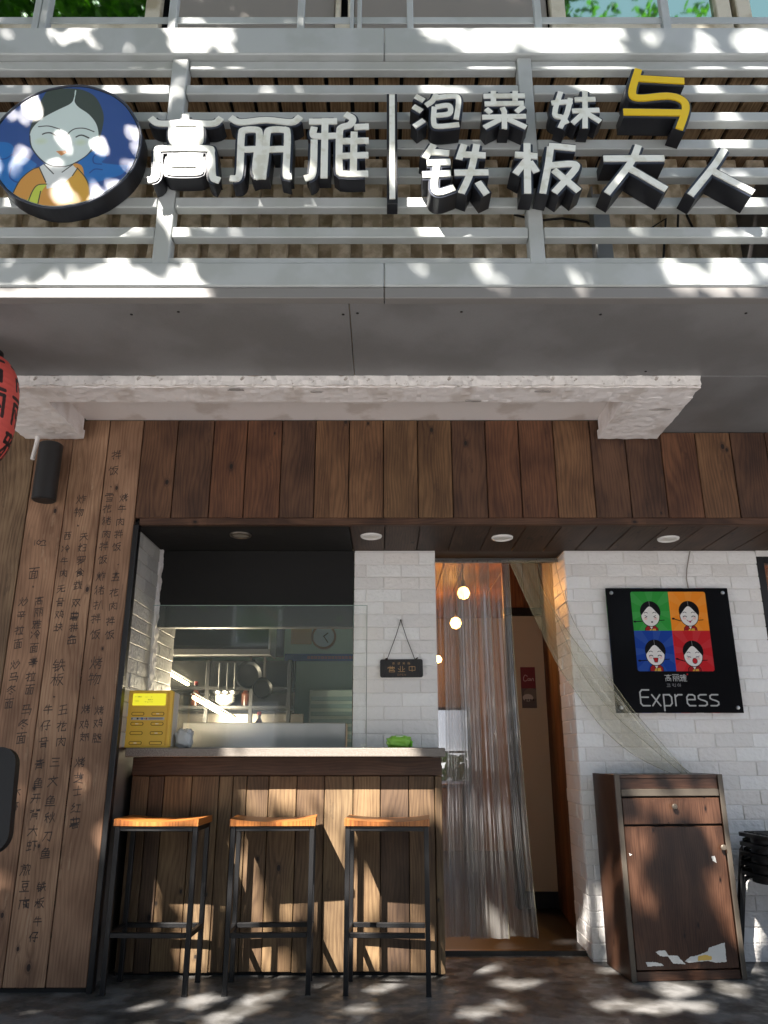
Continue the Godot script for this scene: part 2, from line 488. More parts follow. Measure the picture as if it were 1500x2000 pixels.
const SIGN := {
	"gao": "-974,144 -942,125 -833,128 -723,125 -695,144|-836,160 -833,130|-890,97 -885,44 -866,25 -780,25 -767,44 -771,97|-889,88 -771,88|-886,57 -768,57|-952,-161 -933,-143 -939,-31 -924,-5 -736,-5 -716,-31 -703,-143 -686,-161|-881,-48 -764,-48|-881,-48 -887,-108 -871,-126 -766,-126 -757,-108 -764,-48|-875,-84 -762,-84",
	"li": "-636,148 -601,132 -497,144 -392,132 -362,151|-617,-155 -593,-134 -596,66 -581,91 -534,92 -521,70 -519,-22 -519,-143|-570,-9 -526,-7|-497,-143 -490,-22 -489,66 -477,91 -423,92 -404,70 -402,-126 -393,-147|-462,-9 -406,-7|-525,-22 -528,-108 -516,-143",
	"ya": "-301,135 -212,137|-295,92 -297,70 -282,59 -209,61|-248,137 -246,-138|-291,26 -292,-126 -312,-151|-152,166 -131,148 -144,117 -179,103 -186,66 -184,-108 -169,-132 -79,-132|-111,106 -78,108|-125,66 -126,-132|-178,32 -78,35|-177,-44 -79,-39",
	"pao": "134,271 170,247|124,216 159,190|127,109 168,142|222,280 206,245 178,221|209,258 295,271 317,247 304,148|219,211 275,219 276,177 220,167|213,212 209,131 227,109 316,119",
	"cai": "424,271 600,273|467,297 465,242|560,297 557,245|427,229 593,232|432,202 452,180|501,208 510,183|592,216 559,185|414,157 599,162|508,186 505,97|492,147 421,103|521,147 596,103",
	"mei": "754,293 721,177 752,157 769,126|793,258 773,180 739,103|711,234 800,242|811,251 899,254|796,190 911,195|858,297 843,101|841,177 793,126|857,177 910,134",
	"yu": "1089,392 1050,270 1074,237 1196,248 1255,227 1266,179 1227,74|1084,342 1277,328|1003,163 1255,158",
	"tie": "205,-6 168,-74|190,-42 268,-49|175,-98 272,-93|156,-158 271,-151|217,-98 203,-206 218,-244 284,-220|330,-6 307,-80|319,-56 417,-61|286,-148 425,-146|382,-6 352,-146 312,-247|380,-194 413,-253",
	"ban": "537,-56 629,-64|590,0 579,-247|580,-88 535,-152|596,-93 621,-144|679,-12 788,-25|686,-18 670,-110 640,-247|680,-112 767,-104 780,-128 687,-244|691,-134 785,-237",
	"da": "899,-76 1149,-74|1049,-10 1008,-98 899,-247|996,-120 1140,-229",
	"ren": "1402,-27 1349,-110 1235,-255|1336,-136 1490,-244",
}

func _ready() -> void:
	rng.seed = 20240611
	var cam := Camera3D.new()
	cam.name = "camera"
	cam.fov = 67.38
	cam.position = Vector3(0, 1.05, 0)
	cam.rotation_degrees = Vector3(17.43, 0, 0)
	cam.near = 0.05
	cam.far = 400.0
	add_child(cam)
	cam.current = true
	var env := Environment.new()
	env.background_mode = Environment.BG_SKY
	var sky := ProceduralSkyMaterial.new()
	sky.sky_top_color = c8(180, 204, 240)
	sky.sky_horizon_color = c8(232, 238, 248)
	sky.ground_bottom_color = c8(120, 116, 110)
	sky.ground_horizon_color = c8(190, 190, 190)
	sky.sky_curve = 0.2
	sky.sky_energy_multiplier = 0.55
	env.sky = Sky.new()
	env.sky.sky_material = sky
	env.tonemap_mode = Environment.TONE_MAPPER_LINEAR
	env.tonemap_exposure = 4.8
	env.sdfgi_enabled = true
	env.ssao_enabled = true
	env.ssil_enabled = true
	var we := WorldEnvironment.new()
	we.name = "world_environment"
	we.environment = env
	add_child(we)
	var sun := DirectionalLight3D.new()
	sun.name = "sun"
	sun.light_energy = 1.6
	sun.light_color = Color(1.0, 0.97, 0.935)
	sun.light_angular_distance = 0.5
	sun.shadow_enabled = true
	add_child(sun)
	sun.look_at_from_position(SUN * 10.0, Vector3.ZERO)
	materials()
	ground_and_rooms()
	balcony_wall()
	sign_grille()
	canopy_and_soffit()
	wood_fronts()
	brickwork()
	counter()
	letters()
	emblem()
	kitchen()
	dining_room()
	strip_curtain()
	stools()
	cabinet()
	small_things()
	street()

func materials() -> void:
	fn.frequency = 0.02
	var lw := c8(200, 175, 142)
	var dw := c8(112, 87, 63)
	M.wood_tex = [ImageTexture.create_from_image(scuffed(448, 1024, 0.8, 2.4, 11, lw, dw, 13, 0.5)), ImageTexture.create_from_image(scuffed(448, 1024, 0.8, 2.4, 23, lw, dw, 11, 0.6))]
	M.n_fine = noise_map(0.05, 3)
	M.n_mid = noise_map(0.02, 5)
	M.n_coarse = noise_map(0.008, 9)
	M.fascia = wood_set([c8(144, 118, 104), c8(126, 102, 91), c8(160, 134, 114), c8(117, 93, 83), c8(152, 131, 110), c8(145, 111, 94)], 0.62)
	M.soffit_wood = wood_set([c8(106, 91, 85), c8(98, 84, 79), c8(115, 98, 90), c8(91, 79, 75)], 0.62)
	M.counter_wood = wood_set([c8(150, 139, 124), c8(128, 117, 106), c8(168, 157, 138), c8(116, 104, 95), c8(156, 148, 132)], 0.66)
	M.apron = wood_set([c8(116, 100, 93)], 0.6)
	M.seat_wood = wood_set([c8(250, 182, 112)], 0.42)
	M.warm_wood = wood_set([c8(196, 148, 100), c8(184, 136, 92), c8(206, 158, 108)], 0.5)
	M.panel_plain = wood_set([c8(176, 166, 156)], 0.68)
	M.beam = bumped(flat(c8(173, 178, 178), 0.5), M.n_mid, 0.03, 1.0)
	M.beam.albedo_texture = mottled(Color(0.95, 0.95, 0.94), Color.WHITE, 0.006, 41)
	M.trim_grey = flat(c8(128, 126, 124), 0.5)
	M.soffit = flat(c8(134, 134, 135), 0.5)
	M.soffit.albedo_texture = mottled(Color(0.89, 0.885, 0.88), Color.WHITE, 0.005, 43, 0.2, 0.8, 512, 0.04)
	M.soffit.uv1_triplanar = true
	M.soffit.uv1_world_triplanar = true
	M.soffit.uv1_scale = Vector3.ONE * 0.6
	M.plaster = bumped(flat(c8(246, 241, 239), 0.75), M.n_mid, 0.15, 1.2)
	M.plaster.albedo_texture = mottled(c8(232, 228, 224), Color.WHITE, 0.006, 44, 0.15, 0.5, 512, 0.03)
	M.plaster_rough = bumped(flat(c8(240, 236, 231), 0.85), M.n_fine, 0.6, 2.0)
	M.plaster_rough.albedo_texture = mottled(c8(176, 168, 160), Color.WHITE, 0.02, 45, 0.1, 0.28)
	M.brick = []
	for c in [c8(236, 234, 231), c8(240, 239, 236), c8(229, 226, 222), c8(235, 231, 226)]:
		var m := bumped(flat(c, 0.42), M.n_fine, 0.42, 2.2)
		M.brick.append(m)
	M.joint = bumped(flat(c8(226, 223, 219), 0.6), M.n_fine, 0.3, 3.0)
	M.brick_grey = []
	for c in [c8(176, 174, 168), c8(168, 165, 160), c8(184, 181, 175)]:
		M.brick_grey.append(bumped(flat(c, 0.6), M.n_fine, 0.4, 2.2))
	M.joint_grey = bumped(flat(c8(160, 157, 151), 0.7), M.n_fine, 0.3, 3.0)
	M.black = flat(c8(17, 17, 18), 0.5)
	M.black_matt = bumped(flat(c8(20, 19, 18), 0.8), M.n_mid, 0.1, 2.0)
	M.black_steel = bumped(flat(c8(20, 20, 21), 0.42), M.n_fine, 0.03, 8.0)
	M.letter_side = flat(c8(30, 31, 36), 0.42)
	M.letter_edge = flat(c8(46, 52, 66), 0.4)
	M.letter_white = flat(c8(228, 231, 224), 0.35)
	M.letter_white.albedo_texture = mottled(Color(0.93, 0.925, 0.90), Color.WHITE, 0.008, 61, 0.2, 0.6)
	M.letter_white.uv1_triplanar = true
	M.letter_white.uv1_scale = Vector3.ONE * 3.0
	M.letter_yellow = flat(c8(226, 190, 28), 0.35)
	M.white = flat(c8(232, 230, 226), 0.5)
	M.cream = bumped(flat(c8(214, 206, 184), 0.6), M.n_mid, 0.04, 1.0)
	M.cream.albedo_texture = mottled(c8(206, 198, 182), Color.WHITE, 0.006, 46, 0.2, 0.6, 512, 0.05)
	M.steel = flat(c8(196, 196, 194), 0.28, 1.0)
	M.steel.albedo_texture = mottled(Color(0.93, 0.93, 0.93), Color.WHITE, 0.004, 47)
	M.brass = flat(c8(98, 90, 80), 0.4, 0.5)
	M.dark_steel = flat(c8(96, 92, 86), 0.35, 0.9)
	M.glass = flat(Color(0.9, 0.97, 0.95, 0.04), 0.03)
	M.glass.transparency = BaseMaterial3D.TRANSPARENCY_ALPHA
	M.film = flat(Color(0.68, 0.67, 0.65, 0.02), 0.05, 0.45)
	M.film.transparency = BaseMaterial3D.TRANSPARENCY_ALPHA
	M.film_soft = flat(Color(0.86, 0.84, 0.72, 0.13), 0.1)
	M.film_soft.transparency = BaseMaterial3D.TRANSPARENCY_ALPHA
	M.film_edge = flat(Color(0.78, 0.75, 0.60, 0.26), 0.12, 0.05)
	M.film_edge.transparency = BaseMaterial3D.TRANSPARENCY_ALPHA
	M.mirror_glass = flat(c8(172, 200, 178), 0.03, 1.0)
	M.string = flat(c8(50, 36, 30), 0.8)
	M.concrete_floor = bumped(flat(c8(124, 123, 121), 0.6), M.n_fine, 0.3, 0.9)
	M.concrete_floor.albedo_texture = mottled(c8(168, 166, 162), Color.WHITE, 0.004, 48, 0.25, 0.75, 1024, 0.22)
	M.concrete_floor.roughness_texture = mottled(Color(0.55, 0.55, 0.55), Color.WHITE, 0.02, 49)

func scuffed(w: int, h: int, wm: float, hm: float, sd: int, light: Color, dark: Color, knots: int, stain: float) -> Image:   # boards with worn pale spots and dark runs
	var im := wood(w, h, wm, hm, sd, light, dark, knots, stain)
	for k in 46:
		var c := Vector2(rng.randf() * w, rng.randf() * h)
		var pale := k % 3 > 0
		for j in 7:
			var q := c + Vector2(rng.randf_range(-9, 9), rng.randf_range(-22, 22))
			dab(im, q, q + Vector2(rng.randf_range(-2, 2), rng.randf_range(2, 16)), rng.randf_range(2, 8), light.lightened(0.25) if pale else dark.darkened(0.5), 0.12)
	return im

func wood_set(tints: Array, rough: float) -> Array:
	var out := []
	for i in tints.size():
		var m := flat(tints[i], rough)
		m.albedo_texture = M.wood_tex[i % 2]
		m.uv1_scale = Vector3(1.0 / 0.8, 1.0 / 2.4, 1)
		m.heightmap_enabled = true
		m.heightmap_texture = M.wood_tex[i % 2]
		m.heightmap_scale = 0.08
		out.append(m)
	return out

func uo() -> Vector2:
	return Vector2(rng.randf_range(0.11, 0.69), rng.randf_range(0.48, 1.92))

func pick(a: Array) -> Material:
	return a[rng.randi() % a.size()]

# ------------------------------------------------------------------ ground, rooms
func ground_and_rooms() -> void:
	var g := begin()
	quad(g, Vector3(-60, 0, -60), Vector3(60, 0, -60), Vector3(60, 0, 60), Vector3(-60, 0, 60), Vector3.UP)
	struct("ground", g.commit(), M.concrete_floor)
	wall("road", Vector3(-60, 0.004, 1.4), Vector3(60, 0.02, 60), bumped(flat(c8(156, 155, 160), 0.8), M.n_fine, 0.3, 1.0))
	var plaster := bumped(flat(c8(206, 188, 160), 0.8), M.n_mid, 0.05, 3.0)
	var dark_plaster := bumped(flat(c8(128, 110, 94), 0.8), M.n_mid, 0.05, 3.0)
	var aqua := flat(c8(196, 236, 228), 0.5)
	var dim := flat(c8(92, 86, 80), 0.7)
	# kitchen shell
	wall("kitchen_floor", Vector3(-1.9, 0.004, -7.1), Vector3(-0.18, 0.02, -4.95), dim)
	wall("kitchen_back_wall", Vector3(-1.9, 0, -7.2), Vector3(-0.18, 2.62, -7.0), aqua)
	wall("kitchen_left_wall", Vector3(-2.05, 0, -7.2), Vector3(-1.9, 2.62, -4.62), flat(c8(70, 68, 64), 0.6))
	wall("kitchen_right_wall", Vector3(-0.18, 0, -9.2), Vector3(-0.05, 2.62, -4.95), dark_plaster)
	wall("kitchen_ceiling", Vector3(-2.05, 2.62, -9.35), Vector3(-0.05, 2.8, -4.6), flat(c8(190, 196, 190), 0.7))
	# dining room shell
	wall("dining_floor", Vector3(-0.05, 0.004, -9.2), Vector3(3.8, 0.022, -4.72), flat(c8(36, 34, 32), 0.4))
	wall("dining_right_wall", Vector3(3.8, 0, -9.35), Vector3(3.95, 2.62, -4.95), plaster)
	wall("dining_ceiling", Vector3(-0.05, 2.62, -9.35), Vector3(3.95, 2.8, -4.6), pick(M.warm_wood))
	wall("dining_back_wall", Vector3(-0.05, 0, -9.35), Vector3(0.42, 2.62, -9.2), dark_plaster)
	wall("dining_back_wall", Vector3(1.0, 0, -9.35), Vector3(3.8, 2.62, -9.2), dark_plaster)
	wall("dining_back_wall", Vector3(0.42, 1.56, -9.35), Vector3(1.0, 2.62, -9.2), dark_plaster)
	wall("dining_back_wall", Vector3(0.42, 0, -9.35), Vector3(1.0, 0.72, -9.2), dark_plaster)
	# the front wall behind bricks and timber, with its three openings
	wall("front_wall", Vector3(-4.5, 0, -4.95), Vector3(-1.375, 2.75, -4.07), dim)
	wall("front_wall", Vector3(-1.375, 2.262, -4.95), Vector3(4.5, 2.86, -4.62), dim)
	wall("front_wall", Vector3(-1.375, 0, -4.95), Vector3(-0.182, 1.03, -4.62), dim)
	wall("front_wall", Vector3(-0.182, 0, -4.93), Vector3(0.30, 2.262, -4.585), dim)
	wall("front_wall", Vector3(1.12, 0, -4.93), Vector3(2.28, 2.262, -4.585), dim)
	wall("front_wall", Vector3(2.28, 0, -4.95), Vector3(4.5, 0.5, -4.60), dim)
	wall("roof_slab", Vector3(-4.5, 2.865, -9.4), Vector3(4.5, 3.0, -3.37), flat(c8(120, 116, 110), 0.8))
	wall("door_sill", Vector3(0.3, 0.0, -4.74), Vector3(1.12, 0.024, -4.70), M.dark_steel)

func balcony_wall() -> void:
	# tan ribbed wall in the space behind the grille, planked underside of the balcony over it
	var tan_m := bumped(flat(c8(232, 216, 188), 0.9), M.n_fine, 0.2, 2.0)
	tan_m.albedo_texture = mottled(c8(206, 200, 190), Color.WHITE, 0.008, 52, 0.25, 0.75, 512, 0.12)
	var w := thing("ribbed_wall", "tan ribbed stone wall in the space behind the sign grille", "wall")
	slab("backing", Vector3(-4.5, 2.8, -3.42), Vector3(4.5, 4.03, -3.36), tan_m, w)
	var x := -2.9
	while x < 3.0:
		slab("rib", Vector3(x, 2.8, -3.36), Vector3(x + 0.085 + rng.randf() * 0.02, 4.03, -3.30 + rng.randf() * 0.01), tan_m, w, 0.006)
		x += 0.155
	rebase(w, Vector3(0, 2.8, -3.36))
	var deck := thing("balcony_deck", "brown boards of the balcony floor seen from below behind the grille", "balcony floor")
	var dm := wood_set([c8(206, 198, 186), c8(192, 184, 174), c8(216, 208, 194)], 0.8)
	x = -2.6
	while x < 2.6:
		slab("board", Vector3(x, 4.03, -3.42), Vector3(x + 0.098, 4.06, -2.72), pick(dm), deck, 0.003, 2, uo())
		x += 0.117
	slab("cover", Vector3(-4.5, 4.075, -3.42), Vector3(4.5, 4.16, -2.72), M.black_matt, deck)
	rebase(deck, Vector3(0, 4.03, -3.0))
	# upper storey with its windows
	var uw := thing("upper_wall", "grey rendered wall of the upper storey behind the railing", "wall")
	var grey := bumped(flat(c8(128, 122, 114), 0.7), M.n_mid, 0.15, 2.0)
	slab("wall_field", Vector3(-4.5, 4.16, -3.6), Vector3(4.5, 4.86, -3.32), grey, uw)
	slab("wall_field", Vector3(-4.5, 6.2, -3.6), Vector3(4.5, 8.2, -3.32), grey, uw)
	slab("wall_panel", Vector3(-1.20, 4.86, -3.4), Vector3(-0.28, 6.2, -3.33), flat(c8(140, 132, 122), 0.35), uw, 0.004)
	slab("wall_panel", Vector3(-0.17, 4.86, -3.4), Vector3(0.93, 6.2, -3.33), flat(c8(140, 132, 122), 0.35), uw, 0.004)
	slab("dark_gap", Vector3(-4.5, 4.86, -3.6), Vector3(4.5, 6.2, -3.45), M.black_matt, uw)
	rebase(uw, Vector3(0, 4.16, -3.4))
	var says := ["cream framed upper window at the left above the round sign", "slim cream window frame in the middle of the upper storey", "wide cream framed upper window above the yellow letter", "cream framed upper window at the far right edge"]
	var spans := [[-2.6, -1.27], [-0.276, -0.175], [0.945, 1.97], [2.0, 3.2]]
	for k in 4:
		var a: float = spans[k][0]
		var b: float = spans[k][1]
		var t := thing("upper_window", says[k], "window", "upper storey windows")
		var fw := 0.085 if k != 1 else 0.03
		slab("sill", Vector3(a, 4.865, -3.36), Vector3(b, 4.895, -3.285), M.dark_steel, t, 0.003)
		slab("frame", Vector3(a, 4.895, -3.36), Vector3(b, 4.985, -3.30), M.cream, t, 0.006)
		slab("frame", Vector3(a, 6.1, -3.36), Vector3(b, 6.19, -3.30), M.cream, t, 0.006)
		slab("frame", Vector3(a, 4.985, -3.36), Vector3(a + fw, 6.1, -3.302), M.cream, t, 0.006)
		slab("frame", Vector3(b - fw, 4.985, -3.36), Vector3(b, 6.1, -3.302), M.cream, t, 0.006)
		if k != 1:
			slab("pane", Vector3(a + fw, 4.985, -3.345), Vector3(b - fw, 6.1, -3.335), M.mirror_glass, t)
		rebase(t, Vector3((a + b) / 2, 4.865, -3.33))

func sign_grille() -> void:
	var g := thing("sign_grille", "silver painted steel grille of horizontal slats carrying the shop sign", "grille")
	var posts := [[-0.945, -0.875], [0.596, 0.658]]
	var edges := [-4.4, -0.945, -0.875, 0.596, 0.658, 4.4]
	for y in [3.845, 3.695, 3.547, 3.4, 3.247, 3.099]:
		for k in [0, 2, 4]:
			slab("slat", Vector3(edges[k] + 0.002, y - 0.026, -2.722), Vector3(edges[k + 1] - 0.002, y + 0.026, -2.674), M.beam, g, 0.004, 0, uo())
	for k in [0, 2, 4]:
		slab("slat", Vector3(edges[k] + 0.002, 3.972, -2.735), Vector3(edges[k + 1] - 0.002, 4.022, -2.69), M.beam, g, 0.004, 0, uo())
	for p in posts:
		slab("post", Vector3(p[0], 2.94, -2.735), Vector3(p[1], 4.022, -2.672), M.beam, g, 0.004, 1, uo())
	slab("top_beam", Vector3(-4.4, 4.024, -2.78), Vector3(0.0, 4.181, -2.655), M.beam, g, 0.006, 0, uo())
	slab("top_beam", Vector3(0.002, 4.024, -2.78), Vector3(4.4, 4.181, -2.655), M.beam, g, 0.006, 0, uo())
	slab("bottom_beam", Vector3(-4.4, 2.836, -2.79), Vector3(0.0, 2.947, -2.664), M.beam, g, 0.006, 0, uo())
	slab("bottom_beam", Vector3(0.002, 2.836, -2.79), Vector3(4.4, 2.947, -2.664), M.beam, g, 0.006, 0, uo())
	slab("ledge", Vector3(-4.4, 2.949, -2.76), Vector3(4.4, 2.978, -2.676), M.beam, g, 0.004, 0, uo())
	rebase(g, Vector3(0, 2.836, -2.72))
	var r := thing("balcony_railing", "silver steel balcony railing with thin uprights on the top beam", "railing")
	for p in [[-1.618, -1.588, 0.05], [-1.584, -1.552, 0.05], [-0.997, -0.961, 0.04], [-0.402, -0.37, 0.03], [-0.158, -0.14, 0.03], [-0.124, -0.104, 0.03], [0.107, 0.136, 0.03], [0.699, 0.731, 0.03], [1.289, 1.325, 0.035], [1.9, 1.93, 0.03], [-2.2, -2.17, 0.03]]:
		slab("upright", Vector3(p[0], 4.183, -2.74), Vector3(p[1], 5.25, -2.74 + p[2]), M.beam, r, 0.003)
	slab("rail", Vector3(-4.4, 4.282, -2.728), Vector3(4.4, 4.322, -2.722), M.beam, r, 0.002)
	slab("top_rail", Vector3(-4.4, 5.252, -2.75), Vector3(4.4, 5.30, -2.69), M.beam, r, 0.004)
	rebase(r, Vector3(0, 4.183, -2.72))

func canopy_and_soffit() -> void:
	var s := thing("metal_soffit", "dark grey sheet metal soffit under the sign grille", "soffit")
	for p in [[-4.4, -0.144, -3.345, -2.72], [-0.14, 4.4, -3.345, -2.72], [1.5, 4.4, -4.06, -3.349], [-4.4, -1.98, -4.06, -3.349]]:
		slab("panel", Vector3(p[0], 2.79, p[2]), Vector3(p[1], 2.806, p[3]), M.soffit, s, 0.002)
	slab("edge_trim", Vector3(-4.4, 2.786, -2.717), Vector3(0.0, 2.834, -2.672), M.trim_grey, s, 0.003)
	slab("edge_trim", Vector3(0.003, 2.784, -2.717), Vector3(4.4, 2.834, -2.670), M.trim_grey, s, 0.003)
	for i in 9:
		put("screw", lathe([Vector2(0, -0.004), Vector2(0.006, -0.002), Vector2(0.006, 0.0)], 8), M.black, s, Vector3([-1.62, -1.05, -0.85, -0.17, -0.11, 0.32, 0.9, 1.5, 1.25][i], 2.79, [-2.78, -2.80, -2.78, -2.80, -2.79, -2.78, -2.8, -2.79, -3.3][i]))
	rebase(s, Vector3(0, 2.79, -3.0))
	var c := thing("concrete_canopy", "white painted concrete canopy rim with flaking paint above the planks", "canopy")
	put("front_rim", rough_box(Vector3(3.53, 0.03, 0.16), 0.024, 0.006, 5), M.plaster, c, Vector3(-0.235, 2.752, -3.443))
	put("broken_edge", rough_box(Vector3(3.53, 0.052, 0.02), 0.022, 0.012, 6), M.plaster_rough, c, Vector3(-0.235, 2.768, -3.356))
	put("upper_rim", box(Vector3(3.5, 0.08, 0.15), 0.004), M.plaster, c, Vector3(-0.235, 2.81, -3.445))
	put("side_rim", rough_box(Vector3(0.33, 0.05, 0.53), 0.02, 0.006, 7), M.plaster, c, Vector3(1.37, 2.762, -3.735))
	put("side_rim", rough_box(Vector3(0.33, 0.05, 0.53), 0.02, 0.006, 8), M.plaster, c, Vector3(-1.855, 2.762, -3.735))
	put("side_cheek", box(Vector3(0.31, 0.10, 0.52), 0.004), M.plaster, c, Vector3(1.365, 2.815, -3.735))
	put("side_cheek", box(Vector3(0.31, 0.10, 0.52), 0.004), M.plaster, c, Vector3(-1.85, 2.815, -3.735))
	put("recess_ceiling", box(Vector3(2.92, 0.04, 0.51), 0.004), M.plaster, c, Vector3(-0.24, 2.882, -3.77))
	# flakes of bare concrete where the paint came off
	var bare := bumped(flat(c8(158, 153, 148), 0.9), M.n_fine, 0.4, 4.0)
	for f in [[-0.72, -3.375, 0.045, 0.014], [-0.33, -3.40, 0.04, 0.006], [0.78, -3.395, 0.05, 0.008], [0.45, -3.50, 0.05, 0.010], [1.42, -3.60, 0.07, 0.008]]:
		var st := begin()
		var poly := PackedVector2Array()
		for k in 11:
			var a := TAU * k / 11.0
			poly.append(Vector2(cos(a) * f[2], sin(a) * f[3]) * rng.randf_range(0.55, 1.1))
		add_extrude(st, poly, 0.0, 0.004)
		var o := put("bare_patch", st.commit(), bare, c, Vector3(f[0], 2.7325, f[1]))
		o.rotation.x = PI / 2
	rebase(c, Vector3(-0.235, 2.737, -3.6))

func wood_fronts() -> void:
	var f := thing("plank_fascia", "row of upright brown planks under the white concrete canopy", "fascia")
	var xs := [-1.365, -1.169, -0.964, -0.774, -0.577, -0.387, -0.196, -0.004, 0.189, 0.381, 0.573, 0.762, 0.958, 1.166, 1.362, 1.562, 1.76, 1.957, 2.155, 2.35, 2.55, 2.75]
	for i in xs.size() - 1:
		var z := -4.02 - rng.randf() * 0.003
		slab("plank", Vector3(xs[i] + 0.0025, 2.279, z - 0.022), Vector3(xs[i + 1] - 0.0025, 2.86 if xs[i] < 1.4 else 2.785, z), pick(M.fascia), f, 0.0025, 1, uo())
	slab("lower_trim", Vector3(-1.335, 2.238, -4.06), Vector3(2.9, 2.277, -4.016), M.fascia[3], f, 0.003, 0, uo())
	slab("backing", Vector3(-1.365, 2.27, -4.12), Vector3(4.4, 2.86, -4.06), M.black_matt, f)
	rebase(f, Vector3(0.5, 2.238, -4.04))
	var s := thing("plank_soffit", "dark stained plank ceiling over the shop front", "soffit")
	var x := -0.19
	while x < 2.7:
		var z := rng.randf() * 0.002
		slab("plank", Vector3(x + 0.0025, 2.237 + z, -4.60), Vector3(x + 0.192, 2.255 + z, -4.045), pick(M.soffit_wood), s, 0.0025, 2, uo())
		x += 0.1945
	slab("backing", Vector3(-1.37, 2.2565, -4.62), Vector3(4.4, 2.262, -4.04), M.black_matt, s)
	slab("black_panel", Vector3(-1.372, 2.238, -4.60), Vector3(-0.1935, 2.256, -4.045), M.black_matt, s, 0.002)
	rebase(s, Vector3(0.5, 2.237, -4.3))
	# the wall of planks with the handwritten menu
	var p := thing("menu_plank_wall", "wall of wide pale planks covered with a handwritten menu at left", "plank wall")
	var edges := [-2.56, -2.36, -2.16, -1.962, -1.757, -1.558, -1.366]
	for i in 6:
		var w: float = edges[i + 1] - edges[i]
		var mat: StandardMaterial3D = M.panel_plain[0]
		var off := uo()
		if i >= 3:
			mat = menu_plank(i, edges[i], w)
			off = Vector2((w - 0.005) / 2.0, 1.42)
		slab("plank", Vector3(edges[i] + 0.0025, 0.02, -4.05 - 0.002 * (i % 2)), Vector3(edges[i + 1] - 0.0025, 2.86, -4.02 - 0.002 * (i % 2)), mat, p, 0.0025, 1, off)
	slab("plinth", Vector3(-2.56, 0, -4.055), Vector3(-1.37, 0.018, -4.03), M.black_matt, p)
	rebase(p, Vector3(-1.96, 0, -4.04))
	solo("corner_post", box(Vector3(0.028, 2.237, 0.05), 0.003), M.black_steel, Vector3(-1.349, 1.1185, -4.03), "black steel angle post between the menu planks and the service counter", "post")

func menu_plank(i: int, x0: float, w: float) -> StandardMaterial3D:
	var H := 2.84
	var pw := 176
	var ph := 2040
	var im := wood(pw, ph, w, H, 60 + i, [c8(160, 123, 95), c8(167, 132, 103), c8(152, 118, 92)][i % 3], c8(106, 76, 55), 5, 0.65)
	var ink := c8(38, 28, 24)
	var at := func(x: float, y: float) -> Vector2:
		return Vector2((x - x0) / w * pw, (2.86 - y) / H * ph)
	# pale worn scuffs and dark smudges of the boards themselves
	for k in 16:
		var c := Vector2(rng.randf() * pw, rng.randf() * ph)
		for j in 10:
			var q := c + Vector2(rng.randf_range(-8, 8), rng.randf_range(-50, 50))
			dab(im, q, q + Vector2(rng.randf_range(-3, 3), rng.randf_range(5, 30)), rng.randf_range(2, 10), c8(206, 186, 156) if k % 3 else c8(70, 54, 44), 0.10)
	var rows := []
	if i == 5:
		rows = [["拌饭·", -1.507, 2.644, -1.513, 2.464, 0.056], ["烤牛肉拌饭", -1.436, 2.401, -1.448, 2.115, 0.048], ["五花肉拌饭", -1.433, 1.945, -1.436, 1.639, 0.048], ["雪花猪肉拌饭", -1.521, 2.401, -1.516, 2.046, 0.05],
			["炸猪扒拌饭", -1.514, 1.953, -1.514, 1.645, 0.052], ["烤物·", -1.489, 1.494, -1.481, 1.326, 0.066], ["烤鸡翅", -1.513, 1.263, -1.512, 1.126, 0.046], ["烤鸡腿", -1.443, 1.263, -1.44, 1.126, 0.046], ["烤芝士红薯", -1.511, 1.004, -1.511, 0.731, 0.05], ["丶", -1.428, 2.02, -1.428, 2.02, 0.03]]
	elif i == 4:
		rows = [["炸物·", -1.672, 2.386, -1.673, 2.236, 0.054], ["西冷牛肉", -1.722, 2.175, -1.721, 1.97, 0.042], ["无骨鸡块", -1.716, 1.884, -1.711, 1.677, 0.046], ["天妇罗食蔬", -1.63, 2.175, -1.631, 1.906, 0.046], ["双薯拼盘", -1.63, 1.807, -1.626, 1.613, 0.046],
			["铁板·", -1.682, 1.486, -1.68, 1.326, 0.066], ["牛仔骨", -1.71, 1.258, -1.71, 1.101, 0.05], ["青鱼", -1.711, 0.996, -1.712, 0.912, 0.05], ["开背大虾", -1.71, 0.836, -1.705, 0.623, 0.05], ["五花肉", -1.627, 1.258, -1.625, 1.104, 0.052], ["三文鱼", -1.631, 1.004, -1.634, 0.832, 0.052],
			["秋刀鱼", -1.631, 0.75, -1.627, 0.593, 0.05], ["煎豆腐", -1.715, 0.514, -1.707, 0.371, 0.05], ["铁板", -1.63, 0.448, -1.63, 0.371, 0.044], ["牛仔", -1.631, 0.295, -1.635, 0.23, 0.042]]
	else:
		rows = [["102", -1.895, 2.138, -1.845, 2.138, 0.032], ["面·", -1.872, 1.967, -1.87, 1.895, 0.06], ["高丽雅冷面", -1.825, 1.823, -1.818, 1.575, 0.048], ["辛拉面", -1.815, 1.497, -1.812, 1.36, 0.05], ["马冬面", -1.814, 1.258, -1.821, 1.126, 0.054], ["炒辛拉面", -1.91, 1.815, -1.906, 1.594, 0.048], ["炒马冬面", -1.907, 1.489, -1.907, 1.291, 0.048], ["大虾", -1.81, 0.872, -1.81, 0.801, 0.042]]
	for r in rows:
		write(im, r[0], at.call(r[1], r[2]), at.call(r[3], r[4]), Vector2(r[5] / w * pw, r[5] / H * ph), 3.3, ink, 1.0, 1.0)
	var m := printed(im, 0.68)
	m.uv1_scale = Vector3(1.0 / (w - 0.005), -1.0 / H, 1)
	m.heightmap_enabled = true
	m.heightmap_texture = M.wood_tex[0]
	m.heightmap_scale = 0.05
	return m

